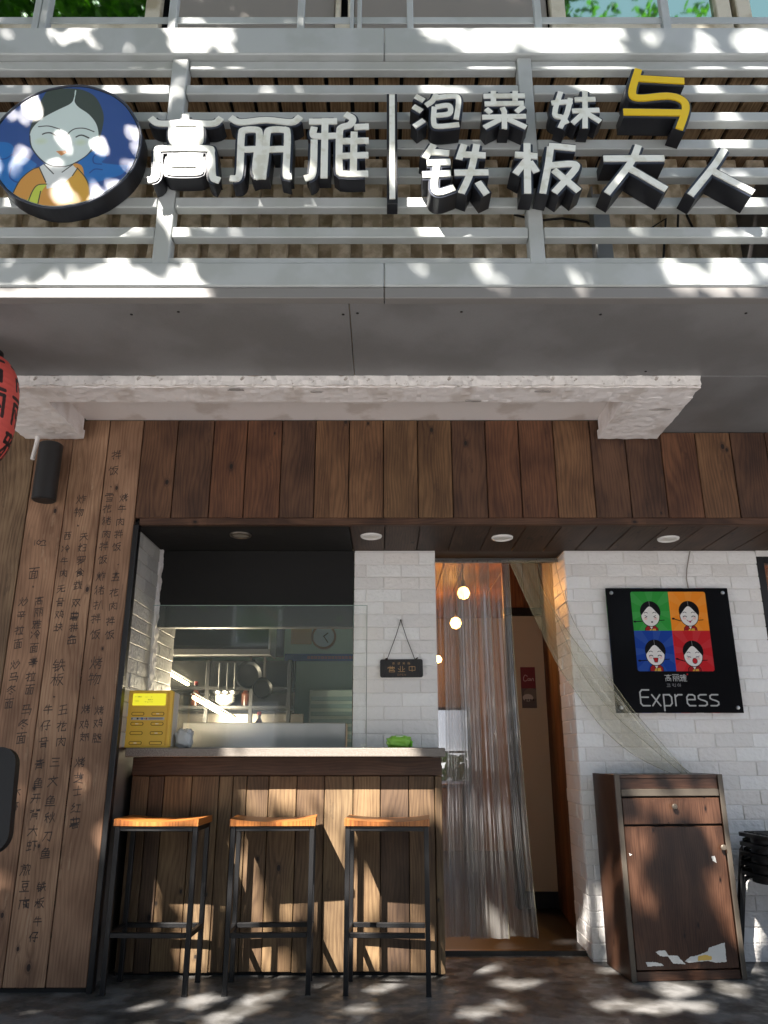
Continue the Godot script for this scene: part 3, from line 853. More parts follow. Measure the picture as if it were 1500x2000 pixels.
# ------------------------------------------------------------------ bricks
func lay(t: Node3D, o: Vector3, along: Vector3, out: Vector3, w: float, y0: float, y1: float, mats: Array, shift: float) -> void:
	var rh := 0.0765
	var bl := 0.213
	var basis_ := Basis(along, Vector3.UP, out)
	var full := [box(Vector3(bl - 0.004, rh - 0.004, 0.022), 0.003)]
	var row := 0
	var y := y0
	while y < y1 - 0.01:
		var h := minf(rh, y1 - y)
		var x := -bl * (0.5 if row % 2 else 0.0) - shift * bl
		while x < w:
			var a := maxf(x, 0.0)
			var b := minf(x + bl, w)
			if b - a > 0.012:
				var mesh: Mesh = full[0]
				if b - a < bl - 0.001 or h < rh - 0.001:
					mesh = box(Vector3(b - a - 0.004, h - 0.004, 0.022), minf(0.003, (h - 0.006) / 2))
				var br := put("brick", mesh, pick(mats), t, o + along * ((a + b) / 2) + Vector3(0, y + h / 2, 0) + out * rng.randf_range(-0.0025, 0.0025))
				br.basis = basis_ * Basis.from_euler(Vector3(rng.randf_range(-0.012, 0.012), rng.randf_range(-0.006, 0.006), rng.randf_range(-0.006, 0.006)))
			x += bl
		y += rh
		row += 1

func brickwork() -> void:
	var r := thing("brick_wall", "white painted brick wall right of the doorway behind poster and cabinet", "brick wall")
	slab("mortar", Vector3(1.1065, 0, -4.93), Vector3(2.275, 2.236, -4.5755), M.joint, r)
	lay(r, Vector3(1.102, 0.0, -4.581), Vector3(1, 0, 0), Vector3(0, 0, 1), 1.178, 0.01, 2.234, M.brick, 0.3)
	lay(r, Vector3(1.113, 0.0, -4.593), Vector3(0, 0, -1), Vector3(-1, 0, 0), 0.33, 0.01, 2.234, M.brick, 0.0)
	rebase(r, Vector3(1.69, 0, -4.7))
	var p := thing("brick_pier", "narrow white painted brick pier between service window and doorway", "brick pier")
	slab("mortar", Vector3(-0.178, 0, -4.93), Vector3(0.312, 2.236, -4.5755), M.joint, p)
	lay(p, Vector3(-0.182, 0.0, -4.581), Vector3(1, 0, 0), Vector3(0, 0, 1), 0.496, 1.078, 2.234, M.brick, 0.15)
	rebase(p, Vector3(0.066, 0, -4.7))
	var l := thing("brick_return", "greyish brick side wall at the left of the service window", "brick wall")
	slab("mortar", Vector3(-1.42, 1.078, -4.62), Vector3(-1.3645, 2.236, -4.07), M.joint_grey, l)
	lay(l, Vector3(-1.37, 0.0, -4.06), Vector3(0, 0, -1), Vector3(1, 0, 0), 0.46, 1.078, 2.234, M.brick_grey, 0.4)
	put("plaster_strip", rough_box(Vector3(0.03, 1.157, 0.085), 0.02, 0.012, 12), M.plaster, l, Vector3(-1.365, 1.657, -4.565))
	rebase(l, Vector3(-1.38, 1.078, -4.3))
	var k := thing("kitchen_brick_wall", "dim brick wall inside the kitchen at the left behind the glass", "brick wall")
	slab("mortar", Vector3(-1.895, 0.02, -5.04), Vector3(-1.3745, 2.25, -4.952), M.joint_grey, k)
	lay(k, Vector3(-1.38, 0.0, -4.64), Vector3(0, 0, -1), Vector3(1, 0, 0), 0.40, 1.078, 2.3, M.brick_grey, 0.1)
	rebase(k, Vector3(-1.6, 0.02, -4.9))

# ------------------------------------------------------------------ service counter
func counter() -> void:
	var t := thing("service_counter", "wooden service counter of upright planks with a pale stone top", "counter")
	var stone := bumped(flat(c8(134, 128, 121), 0.4), M.n_mid, 0.02, 4.0)
	stone.albedo_texture = mottled(c8(210, 206, 200), Color.WHITE, 0.06, 55)
	slab("top_slab", Vector3(-1.334, 1.031, -4.62), Vector3(0.317, 1.076, -4.146), stone, t, 0.004)
	var xs := [-1.332, -1.24, -1.16, -1.012, -0.869, -0.796, -0.723, -0.607, -0.459, -0.313, -0.162, -0.019, 0.13, 0.266]
	for i in xs.size() - 1:
		var z := -4.29 - rng.randf() * 0.004
		slab("plank", Vector3(xs[i] + 0.002, 0.012 + rng.randf() * 0.01, z - 0.02), Vector3(xs[i + 1] - 0.002, 0.934, z), pick(M.counter_wood), t, 0.0025, 1, uo())
	slab("corner_board", Vector3(0.268, 0.01, -4.58), Vector3(0.304, 0.934, -4.284), M.counter_wood[4], t, 0.003, 1, uo())
	slab("apron_board", Vector3(-1.332, 0.937, -4.31), Vector3(0.304, 1.029, -4.281), M.apron[0], t, 0.003, 0, uo())
	slab("carcass", Vector3(-1.332, 0, -4.575), Vector3(0.266, 1.029, -4.318), M.black_matt, t)
	rebase(t, Vector3(-0.5, 0, -4.4))
	var g := thing("glass_screen", "clear upright glass sneeze screen standing on the counter top", "glass screen")
	slab("pane", Vector3(-1.335, 1.082, -4.404), Vector3(-0.1, 1.863, -4.396), M.glass, g)
	slab("top_edge", Vector3(-1.335, 1.8635, -4.404), Vector3(-0.1, 1.8665, -4.396), flat(c8(150, 172, 162), 0.2), g)
	slab("side_edge", Vector3(-0.0995, 1.08, -4.404), Vector3(-0.0965, 1.8665, -4.396), flat(c8(96, 104, 92), 0.3), g)
	slab("seal", Vector3(-1.335, 1.0765, -4.406), Vector3(-0.1, 1.0815, -4.394), flat(c8(180, 180, 172), 0.4), g)
	rebase(g, Vector3(-0.7, 1.0765, -4.4))
	var sw := thing("service_window", "service window opening closed by a black panel at its top", "window")
	slab("upper_panel", Vector3(-1.36, 1.772, -4.625), Vector3(-0.185, 2.237, -4.575), M.black_matt, sw, 0.003)
	slab("panel_lip", Vector3(-1.36, 1.764, -4.63), Vector3(-0.185, 1.7715, -4.57), flat(c8(70, 66, 62), 0.5), sw, 0.002)
	slab("opening_frame", Vector3(-0.186, 1.078, -4.95), Vector3(-0.1835, 1.763, -4.59), M.black, sw)
	rebase(sw, Vector3(-0.77, 1.076, -4.6))

# ------------------------------------------------------------------ sign
func letters() -> void:
	var says := {
		"gao": "first large white channel letter, right beside the round sign", "li": "large white letter with two arched legs, middle of the three", "ya": "large white letter left of the upright divider bar",
		"pao": "small white upper letter just right of the divider bar", "cai": "small white upper letter with a grass top, second in its row", "mei": "small white upper letter beside the yellow one",
		"yu": "yellow letter at the right end of the upper row", "tie": "first white letter of the lower row, right of the divider bar", "ban": "second white letter of the lower row, over the right post",
		"da": "third white letter of the lower row with three broad strokes", "ren": "last white letter of the lower row, two strokes like a tent"}
	for key in SIGN:
		var big: bool = key in ["gao", "li", "ya"]
		var up: bool = key in ["pao", "cai", "mei"]
		var w := 0.029 if big else 0.0225 if up else 0.0285
		if key == "yu":
			w = 0.032
		var rim := 0.0105
		var zf := -2.595 if big or up else -2.572
		var t := thing("sign_letter", says[key], "sign letter", "raised letters of the shop sign")
		var body := begin()
		var edge := begin()
		var face := begin()
		var k := 0
		var lo := Vector2(9, 9)
		for s in (SIGN[key] as String).split("|"):
			var p := points(s, 0.001)
			if p.size() > 2:
				p = soft(p, false, 4)
			for q in p:
				lo = Vector2(minf(lo.x, q.x), minf(lo.y, q.y))
			var dz := 0.00035 * k
			for outl in Geometry2D.offset_polyline(p, w / 2 + rim, Geometry2D.JOIN_ROUND, Geometry2D.END_ROUND):
				if not Geometry2D.is_polygon_clockwise(outl):
					add_extrude(body, outl, -2.668, zf - 0.004 + dz)
			for outl in Geometry2D.offset_polyline(p, w / 2 + rim - 0.0015, Geometry2D.JOIN_ROUND, Geometry2D.END_ROUND):
				if not Geometry2D.is_polygon_clockwise(outl):
					add_extrude(edge, outl, zf - 0.004, zf + dz)
			for outl in Geometry2D.offset_polyline(p, w / 2, Geometry2D.JOIN_ROUND, Geometry2D.END_ROUND if not big else Geometry2D.END_SQUARE):
				if not Geometry2D.is_polygon_clockwise(outl):
					add_extrude(face, outl, zf, zf + 0.006 + dz * 0.5)
			k += 1
		var shift := Vector3(0, 3.45, 0)
		put("letter_body", body.commit(), M.letter_side, t, shift)
		put("letter_rim", edge.commit(), M.letter_edge, t, shift)
		put("letter_face", face.commit(), M.letter_yellow if key == "yu" else M.letter_white, t, shift)
		rebase(t, Vector3(lo.x, lo.y + 3.45, -2.668))
	var d := thing("divider_bar", "upright white sign bar dividing the large letters from the smaller ones", "sign bar")
	slab("bar_body", Vector3(0.012, 3.18, -2.668), Vector3(0.056, 3.745, -2.602), M.letter_side, d, 0.002)
	slab("bar_face", Vector3(0.022, 3.2, -2.6018), Vector3(0.046, 3.735, -2.594), M.letter_white, d, 0.001)
	rebase(d, Vector3(0.034, 3.18, -2.64))

func emblem() -> void:
	var S := 768
	var k := S / 1000.0
	var im := Image.create_empty(S, S, false, Image.FORMAT_RGB8)
	im.fill(c8(52, 82, 146))
	var line := c8(52, 56, 58)
	for w in ["31,476 114,484 155,527 158,596 242,604 310,646 322,679 234,788 194,895 54,862 -60,760 -60,500", "600,654 672,561 722,519 773,545 786,604 763,646 855,663 938,671 910,738 838,770 701,813 636,721"]:
		fill(im, soft(points(w, k), true), c8(46, 112, 184))
	for w in ["30,560 60,610 110,615 150,580", "160,690 160,760 200,800 250,810", "735,560 700,600 710,650 760,660", "690,730 720,700 770,705"]:
		dabs(im, soft(points(w, k), false), 7, c8(40, 70, 140))
	fill(im, soft(points("340,24 292,100 257,251 250,434 400,520 502,527 650,500 714,442 730,408 735,285 714,197 662,100 598,47 510,19", k), true), c8(66, 76, 74))
	fill(im, soft(points("600,654 660,762 696,837 716,952 680,1010 560,1060 402,1060 250,1010 195,911 201,895 234,788 292,713 343,684", k), true), c8(206, 150, 78))
	fill(im, soft(points("601,700 660,762 696,837 714,944 640,1010 569,1016 511,829", k), true), c8(212, 164, 70))
	fill(im, points("346,684 374,659 567,664 601,700 577,754 511,829 420,860 407,805", k), c8(214, 220, 220))
	fill(im, soft(points("280,1010 310,930 328,878 356,829 415,821 390,878 377,988 370,1030", k), true), c8(190, 204, 84))
	fill(im, soft(points("508,37 508,100 490,150 405,207 322,269 263,347 248,424 273,519 348,620 423,671 493,679 559,663 654,587 704,484 714,416 686,321 627,241 551,181 518,135 516,91 517,37", k), true), c8(206, 222, 220))
	for w in ["248,424 273,519 348,620 423,671 493,679 559,663 654,587 704,484", "374,659 449,738", "346,684 407,805", "567,664 505,725", "601,700 577,754", "310,968 328,878 356,829 415,821", "377,988 382,878", "343,684 292,713 234,788 201,895", "601,690 660,762 696,837 716,952"]:
		dabs(im, soft(points(w, k), false), 5.5, line)
	for w in ["297,347 366,342 443,368", "680,390 614,362 551,364 513,395 495,442 493,493"]:
		dabs(im, soft(points(w, k), false), 6, line)
	for w in ["333,411 353,401 387,400 422,421", "564,434 585,421 609,421 650,442"]:
		dabs(im, soft(points(w, k), false), 8, line)
	fill(im, points("440,552 505,548 516,566 482,590", k), c8(206, 140, 80))
	for c in [Vector2(330, 470), Vector2(600, 480)]:
		for r in 6:
			fill(im, oval(c * k, (50 - r * 7) * k, (34 - r * 5) * k), c8(206 - r, 222 - r, 216 - r * 4))
	dabs(im, soft(points("655,585 700,540 760,560", k), false), 5, line)
	var m := printed(im, 0.3)
	m.uv1_scale = Vector3(1.0 / 0.612, -1.0 / 0.612, 1)
	m.uv1_offset = Vector3(0.5, 0.5, 0)
	var t := thing("round_sign", "round blue sign with a smiling dark haired woman, at upper left", "round sign")
	var ring := PackedVector2Array()
	var inner := PackedVector2Array()
	for i in 72:
		var a := TAU * i / 72.0
		var wob := 1.0 + 0.008 * sin(a * 7.0 + 1.0) * sin(a * 3.0) + rng.randf_range(-0.003, 0.003)
		ring.append(Vector2.from_angle(a) * 0.312 * wob)
		inner.append(Vector2.from_angle(a) * 0.302 * wob)
	var st := begin()
	add_extrude(st, ring, -0.085, 0.0)
	put("sign_body", st.commit(), M.letter_side, t, Vector3(-1.318, 3.452, -2.582))
	st = begin()
	add_extrude(st, inner, 0.0, 0.004)
	put("sign_face", st.commit(), m, t, Vector3(-1.318, 3.452, -2.5815))
	var rim := []
	for p in ring:
		rim.append(Vector3(p.x, p.y, 0.003) * Vector3(0.995, 0.995, 1))
	rim.append(rim[0])
	put("sign_rim", tube(rim, 0.005, 6), M.letter_edge, t, Vector3(-1.318, 3.452, -2.582))
	rebase(t, Vector3(-1.318, 3.14, -2.62))

# ------------------------------------------------------------------ kitchen seen through the service window
func bulb_light(parent: Node, at: Vector3, c: Color, e: float, size: float) -> void:
	var l := OmniLight3D.new()
	l.name = "lamp_light"
	l.light_color = c
	l.light_energy = e
	l.light_size = size
	l.omni_range = 12.0
	l.omni_attenuation = 2.0
	l.shadow_enabled = true
	l.position = at
	parent.add_child(l, true)

func glowing(c: Color, e: float) -> StandardMaterial3D:
	var m := flat(Color(0.9, 0.9, 0.9), 0.4)
	m.emission_enabled = true
	m.emission = c
	m.emission_energy_multiplier = e
	return m

func kitchen() -> void:
	solo("steel_pass", box(Vector3(0.966, 0.145, 0.2), 0.004), M.steel, Vector3(-0.709, 1.150, -4.82), "stainless steel pass shelf right behind the glass screen", "steel shelf")
	var hood := thing("range_hood", "dark slanted extractor hood hanging in the kitchen at the left", "extractor hood")
	var st := begin()
	add_extrude(st, PackedVector2Array([Vector2(0, 1.70), Vector2(0, 1.76), Vector2(-0.85, 2.35), Vector2(-0.85, 1.78)]), -1.88, -0.80)
	var h := put("hood_body", st.commit(), M.black_matt, hood, Vector3(0, 0, -5.35))
	h.rotation.y = 0.0
	h.basis = Basis(Vector3(0, 0, 1), Vector3(0, 1, 0), Vector3(1, 0, 0))
	slab("end_plate", Vector3(-0.80, 1.70, -5.62), Vector3(-0.785, 1.93, -5.34), M.steel, hood, 0.002)
	slab("front_lip", Vector3(-1.88, 1.695, -5.36), Vector3(-0.785, 1.735, -5.335), M.trim_grey, hood, 0.002)
	rebase(hood, Vector3(-1.3, 1.7, -5.8))
	var rack := thing("kitchen_rack", "dark steel rack with shelves below the extractor hood", "rack")
	for x in [-1.33, -1.0, -0.72]:
		slab("upright", Vector3(x, 0.02, -5.86), Vector3(x + 0.03, 1.72, -5.83), M.black_steel, rack, 0.003)
	for y in [1.14, 1.36, 1.50]:
		slab("shelf", Vector3(-1.8, y, -6.15), Vector3(-0.70, y + 0.025, -5.83), M.black_steel, rack, 0.003)
	slab("back_plate", Vector3(-1.8, 1.0, -6.2), Vector3(-0.70, 1.75, -6.17), M.black_matt, rack)
	rebase(rack, Vector3(-1.2, 0.02, -6.0))
	var pan := begin()
	var i := 0
	for p in [Vector3(-1.01, 1.60, -5.79), Vector3(-0.90, 1.50, -5.75)]:
		var t := thing("frying_pan", ["round dark frying pan hanging upper left in the kitchen", "smaller round dark frying pan hanging beside the first one"][i], "pan", "pans hanging in the kitchen")
		t.position = p
		var rr: float = [0.105, 0.08][i]
		var d := put("pan_bowl", lathe([Vector2(0.0, 0.0), Vector2(rr * 0.8, 0.004), Vector2(rr, 0.03), Vector2(rr * 0.94, 0.032), Vector2(rr * 0.76, 0.012), Vector2(0, 0.008)], 28), M.black_steel, t)
		d.rotation = Vector3(PI / 2, 0.5, 0)
		put("pan_handle", box(Vector3(0.018, 0.16, 0.012), 0.003), M.dark_steel, t, Vector3(0.02, rr + 0.07, 0))
		i += 1
	var lad := thing("ladle", "steel ladle hanging in the kitchen, left of the pans", "ladle", "utensils hanging in the kitchen")
	put("ladle_handle", tube([Vector3(0, 0, 0), Vector3(0.004, -0.2, 0)], 0.005, 6), M.steel, lad)
	put("ladle_cup", lathe([Vector2(0.0, -0.03), Vector2(0.03, -0.018), Vector2(0.04, 0.0), Vector2(0.036, 0.0), Vector2(0, -0.022)], 14), M.steel, lad, Vector3(0.01, -0.21, 0.03))
	lad.position = Vector3(-1.22, 1.69, -5.78)
	for k in 2:
		copy(lad, Vector3(-1.16 + 0.055 * k, 1.69, -5.78), ["steel ladle hanging in the kitchen, second from the left", "steel ladle hanging in the kitchen nearest to the pans"][k])
	var bo := thing("bowl_stack", "stack of pale bowls on the lower rack shelf in the kitchen", "bowls")
	for k in 5:
		put("bowl", lathe([Vector2(0.03, 0), Vector2(0.075, 0.04), Vector2(0.071, 0.04), Vector2(0.028, 0.006)], 18), M.white, bo, Vector3(0, 0.014 * k, 0))
	bo.position = Vector3(-1.2, 1.386, -5.95)
	var bt := thing("sauce_bottle", "dark sauce bottle on the rack shelf left of the bowls", "bottle", "bottles on the kitchen rack")
	put("bottle_body", lathe([Vector2(0, 0), Vector2(0.032, 0), Vector2(0.034, 0.09), Vector2(0.012, 0.13), Vector2(0.012, 0.16)], 14), flat(c8(60, 30, 18), 0.15), bt)
	put("cap", lathe([Vector2(0.014, 0.155), Vector2(0.014, 0.18), Vector2(0, 0.18)], 12), flat(c8(180, 40, 34), 0.4), bt)
	bt.position = Vector3(-1.42, 1.386, -5.93)
	copy(bt, Vector3(-1.04, 1.386, -5.93), "dark sauce bottle on the rack shelf right of the bowls")
	copy(bt, Vector3(-0.93, 1.166, -5.92), "dark sauce bottle on the lowest rack shelf at its right end")
	i = 0
	for p in [[Vector3(-1.60, 1.607, -6.0), 0.24], [Vector3(-1.216, 1.354, -5.6), 0.32]]:
		var t := thing("tube_lamp", ["small glowing tube lamp at the far left of the kitchen", "longer glowing tube lamp slanting low in the kitchen"][i], "lamp", "glowing kitchen tube lamps")
		t.position = p[0]
		t.rotation = Vector3(0, 0.15, -0.50)
		put("tube", box(Vector3(p[1], 0.022, 0.022), 0.006), glowing(Color(1.0, 0.93, 0.72), 9.0), t)
		put("reflector", box(Vector3(p[1] + 0.03, 0.012, 0.05), 0.003), M.steel, t, Vector3(0, 0.03, -0.01))
		bulb_light(t, Vector3(0, -0.03, 0.03), Color(1.0, 0.94, 0.8), [0.06, 0.36][i], 0.12)
		i += 1
	var range_ := thing("cooking_range", "steel cooking range with warm lit back under the tube lamps", "cooker")
	slab("range_body", Vector3(-1.85, 0.02, -6.1), Vector3(-0.8, 0.95, -5.4), M.dark_steel, range_, 0.004)
	slab("splash_back", Vector3(-1.87, 0.95, -6.14), Vector3(-0.62, 1.34, -6.105), M.dark_steel, range_, 0.003)
	for x in [-1.6, -1.25, -0.98]:
		put("burner", lathe([Vector2(0.02, 0), Vector2(0.13, 0.0), Vector2(0.13, 0.03), Vector2(0.02, 0.03)], 16), M.black_steel, range_, Vector3(x, 0.952, -5.75))
	rebase(range_, Vector3(-1.3, 0.02, -5.7))
	var c := thing("wall_clock", "round white wall clock on the pale green kitchen wall", "clock")
	c.position = Vector3(-0.545, 2.055, -6.995)
	var ring := put("clock_case", lathe([Vector2(0.0, 0.0), Vector2(0.112, 0.0), Vector2(0.112, 0.05), Vector2(0.096, 0.05), Vector2(0.094, 0.03), Vector2(0, 0.03)], 32), flat(c8(150, 132, 112), 0.4), c)
	ring.rotation.x = PI / 2
	var fc := put("clock_face", lathe([Vector2(0, 0.031), Vector2(0.093, 0.031)], 32), flat(c8(190, 220, 232), 0.4), c)
	fc.rotation.x = PI / 2
	var ha := put("clock_hand", box(Vector3(0.008, 0.07, 0.003)), M.black, c, Vector3(0.02, -0.025, 0.036))
	ha.rotation.z = 0.6
	var hb := put("clock_hand", box(Vector3(0.009, 0.055, 0.003)), M.black, c, Vector3(0.018, 0.016, 0.040))
	hb.rotation.z = -0.9
	solo("notice_board", box(Vector3(0.19, 0.16, 0.012), 0.003), flat(c8(206, 190, 150), 0.6), Vector3(-0.75, 2.07, -6.99), "cream notice board on the kitchen wall left of the clock", "notice board")
	var ban := Image.create_empty(512, 48, false, Image.FORMAT_RGB8)
	ban.fill(c8(62, 92, 176))
	for k in 14:
		ban.fill_rect(Rect2i(160 + k * 24, 16, 17, 16), c8(196, 110, 120))
		ban.fill_rect(Rect2i(164 + k * 24, 21, 8, 6), c8(62, 92, 176))
	var bm := printed(ban)
	bm.uv1_scale = Vector3(1.0 / 0.66, -1.0 / 0.066, 1)
	bm.uv1_offset = Vector3(0.5, 0.5, 0)
	solo("blue_banner", box(Vector3(0.66, 0.066, 0.006)), bm, Vector3(-0.565, 1.872, -6.992), "long blue banner strip across the kitchen wall under the clock", "banner")
	var fr := thing("upright_freezer", "pale blue fridge with ribbed front against the kitchen back wall", "fridge")
	slab("fridge_body", Vector3(-0.62, 0.02, -6.98), Vector3(-0.2, 1.55, -6.5), flat(c8(176, 204, 204), 0.4), fr, 0.01)
	for k in 9:
		slab("vent_slat", Vector3(-0.60, 0.98 + k * 0.06, -6.498), Vector3(-0.22, 1.015 + k * 0.06, -6.488), flat(c8(136, 172, 180), 0.4), fr, 0.003)
	rebase(fr, Vector3(-0.41, 0.02, -6.74))

# ------------------------------------------------------------------ dining room behind the strip curtain
func dining_room() -> void:
	var ceil_t := thing("plank_ceiling", "warm lit plank ceiling of the dining room beyond the curtain", "ceiling")
	var x := -0.02
	while x < 3.6:
		slab("plank", Vector3(x + 0.003, 2.595, -9.19), Vector3(x + 0.175, 2.612, -4.96), pick(M.warm_wood), ceil_t, 0.003, 2, uo())
		x += 0.178
	rebase(ceil_t, Vector3(1.8, 2.595, -7))
	var i := 0
	for b in [[Vector3(0.651, 2.30, -6.2), 0.052, 0.09], [Vector3(0.712, 2.28, -7.6), 0.058, 0.08], [Vector3(0.60, 2.04, -8.6), 0.04, 0.03], [Vector3(2.72, 2.25, -5.8), 0.045, 0.1]]:
		var t := thing("globe_lamp", ["upper glowing globe lamp behind the strip curtain", "second glowing globe lamp lower behind the strip curtain", "small dim globe lamp deepest in the room at left", "globe lamp glowing behind the window at the right edge"][i], "lamp", "warm globe lamps")
		t.position = b[0]
		put("bulb", lathe([Vector2(0.001, -b[1]), Vector2(b[1] * 0.7, -b[1] * 0.72), Vector2(b[1], 0), Vector2(b[1] * 0.7, b[1] * 0.72), Vector2(0.014, b[1] * 1.0)], 20), glowing(Color(1.0, 0.72, 0.36), 12.0), t)
		put("cord", tube([Vector3(0, b[1], 0), Vector3(0, 2.595 - b[0].y, 0)], 0.004, 6), M.black, t)
		put("socket", lathe([Vector2(0.018, b[1] * 0.95), Vector2(0.018, b[1] + 0.05), Vector2(0.006, b[1] + 0.06)], 12), M.brass, t)
		bulb_light(t, Vector3.ZERO, Color(1.0, 0.68, 0.36), b[2], 0.04)
		i += 1
	var plaster := bumped(flat(c8(204, 186, 158), 0.85), M.n_mid, 0.1, 4.0)
	var p := thing("inner_partition", "beige inner partition with black skirting and dark door post beyond the doorway", "partition")
	slab("plaster_field", Vector3(0.985, 0.13, -5.98), Vector3(1.9, 2.06, -5.9), plaster, p)
	slab("skirting", Vector3(0.985, 0.022, -5.98), Vector3(1.9, 0.128, -5.89), M.black, p, 0.003)
	slab("door_post", Vector3(0.925, 0.022, -6.0), Vector3(0.983, 2.06, -5.88), M.black_matt, p, 0.004)
	slab("header", Vector3(0.925, 2.062, -6.0), Vector3(1.9, 2.12, -5.86), M.black_matt, p, 0.004)
	for k in 6:
		slab("board", Vector3(0.93 + k * 0.162, 2.122, -5.97), Vector3(1.09 + k * 0.162, 2.594, -5.92), pick(M.warm_wood), p, 0.003, 1, uo())
	rebase(p, Vector3(1.4, 0.022, -5.93))
	var im := Image.create_empty(96, 288, false, Image.FORMAT_RGB8)
	im.fill(c8(118, 22, 34))
	im.fill_rect(Rect2i(0, 150, 96, 138), c8(92, 80, 76))
	fill(im, oval(Vector2(60, 190), 46, 40), c8(120, 104, 92))
	fill(im, oval(Vector2(40, 216), 34, 26), c8(196, 186, 176))
	var script := c8(226, 200, 196)
	dabs(im, soft(points("44,66 30,56 20,70 18,92 28,100 40,92"), false), 3.5, script)
	dabs(im, oval(Vector2(52, 88), 7, 8), 3, script)
	dabs(im, soft(points("62,80 66,98 74,82 80,80 84,98"), false), 3, script)
	for k in 4:
		im.fill_rect(Rect2i(20 + k * 16, 226, 11, 12), c8(40, 34, 34))
	var pm := printed(im, 0.45)
	pm.uv1_scale = Vector3(1.0 / 0.11, -1.0 / 0.3, 1)
	pm.uv1_offset = Vector3(0.5, 0.5, 0)
	solo("red_drink_poster", box(Vector3(0.11, 0.3, 0.006), 0.001), pm, Vector3(1.085, 1.52, -5.894), "narrow dark red drink poster on the beige partition indoors", "poster")
	var wp := thing("wood_side_panel", "upright brown boards lining the passage right of the doorway inside", "panel")
	for k in 4:
		slab("board", Vector3(-0.012, 0.03, -0.03 - 0.235 * (k + 1)), Vector3(0.012, 2.56, -0.033 - 0.235 * k), pick(M.fascia), wp, 0.003, 1, uo())
	wp.position = Vector3(1.14, 0, -4.95)
	wp.rotation.y = -0.09
	var win := thing("back_window", "bright back window of the dining room with dark frame", "window")
	for f in [[0.42, 0.72, 0.45, 1.56], [0.97, 0.72, 1.0, 1.56], [0.45, 0.72, 0.97, 0.75], [0.45, 1.53, 0.97, 1.56], [0.45, 1.05, 0.97, 1.075]]:
		slab("frame", Vector3(f[0], f[1], -9.3), Vector3(f[2], f[3], -9.24), M.black_matt, win, 0.003)
	slab("pane", Vector3(0.45, 0.75, -9.272), Vector3(0.97, 1.53, -9.268), M.glass, win)
	rebase(win, Vector3(0.7, 0.72, -9.27))
	for k in 1:
		var t := thing("dining_table", ["dark dining table deep inside near the back window", "dark dining table just inside behind the curtain"][k], "table", "dining tables inside")
		t.position = [Vector3(0.5, 0.022, -8.0), Vector3(0.25, 0.022, -6.6)][k]
		put("table_top", box(Vector3(0.7, 0.035, 0.7), 0.005), flat(c8(74, 54, 40), 0.35), t, Vector3(0, 0.735, 0))
		for q in [[-1, -1], [1, -1], [-1, 1], [1, 1]]:
			put("leg", box(Vector3(0.035, 0.716, 0.035), 0.003), M.black_steel, t, Vector3(q[0] * 0.31, 0.359, q[1] * 0.31))

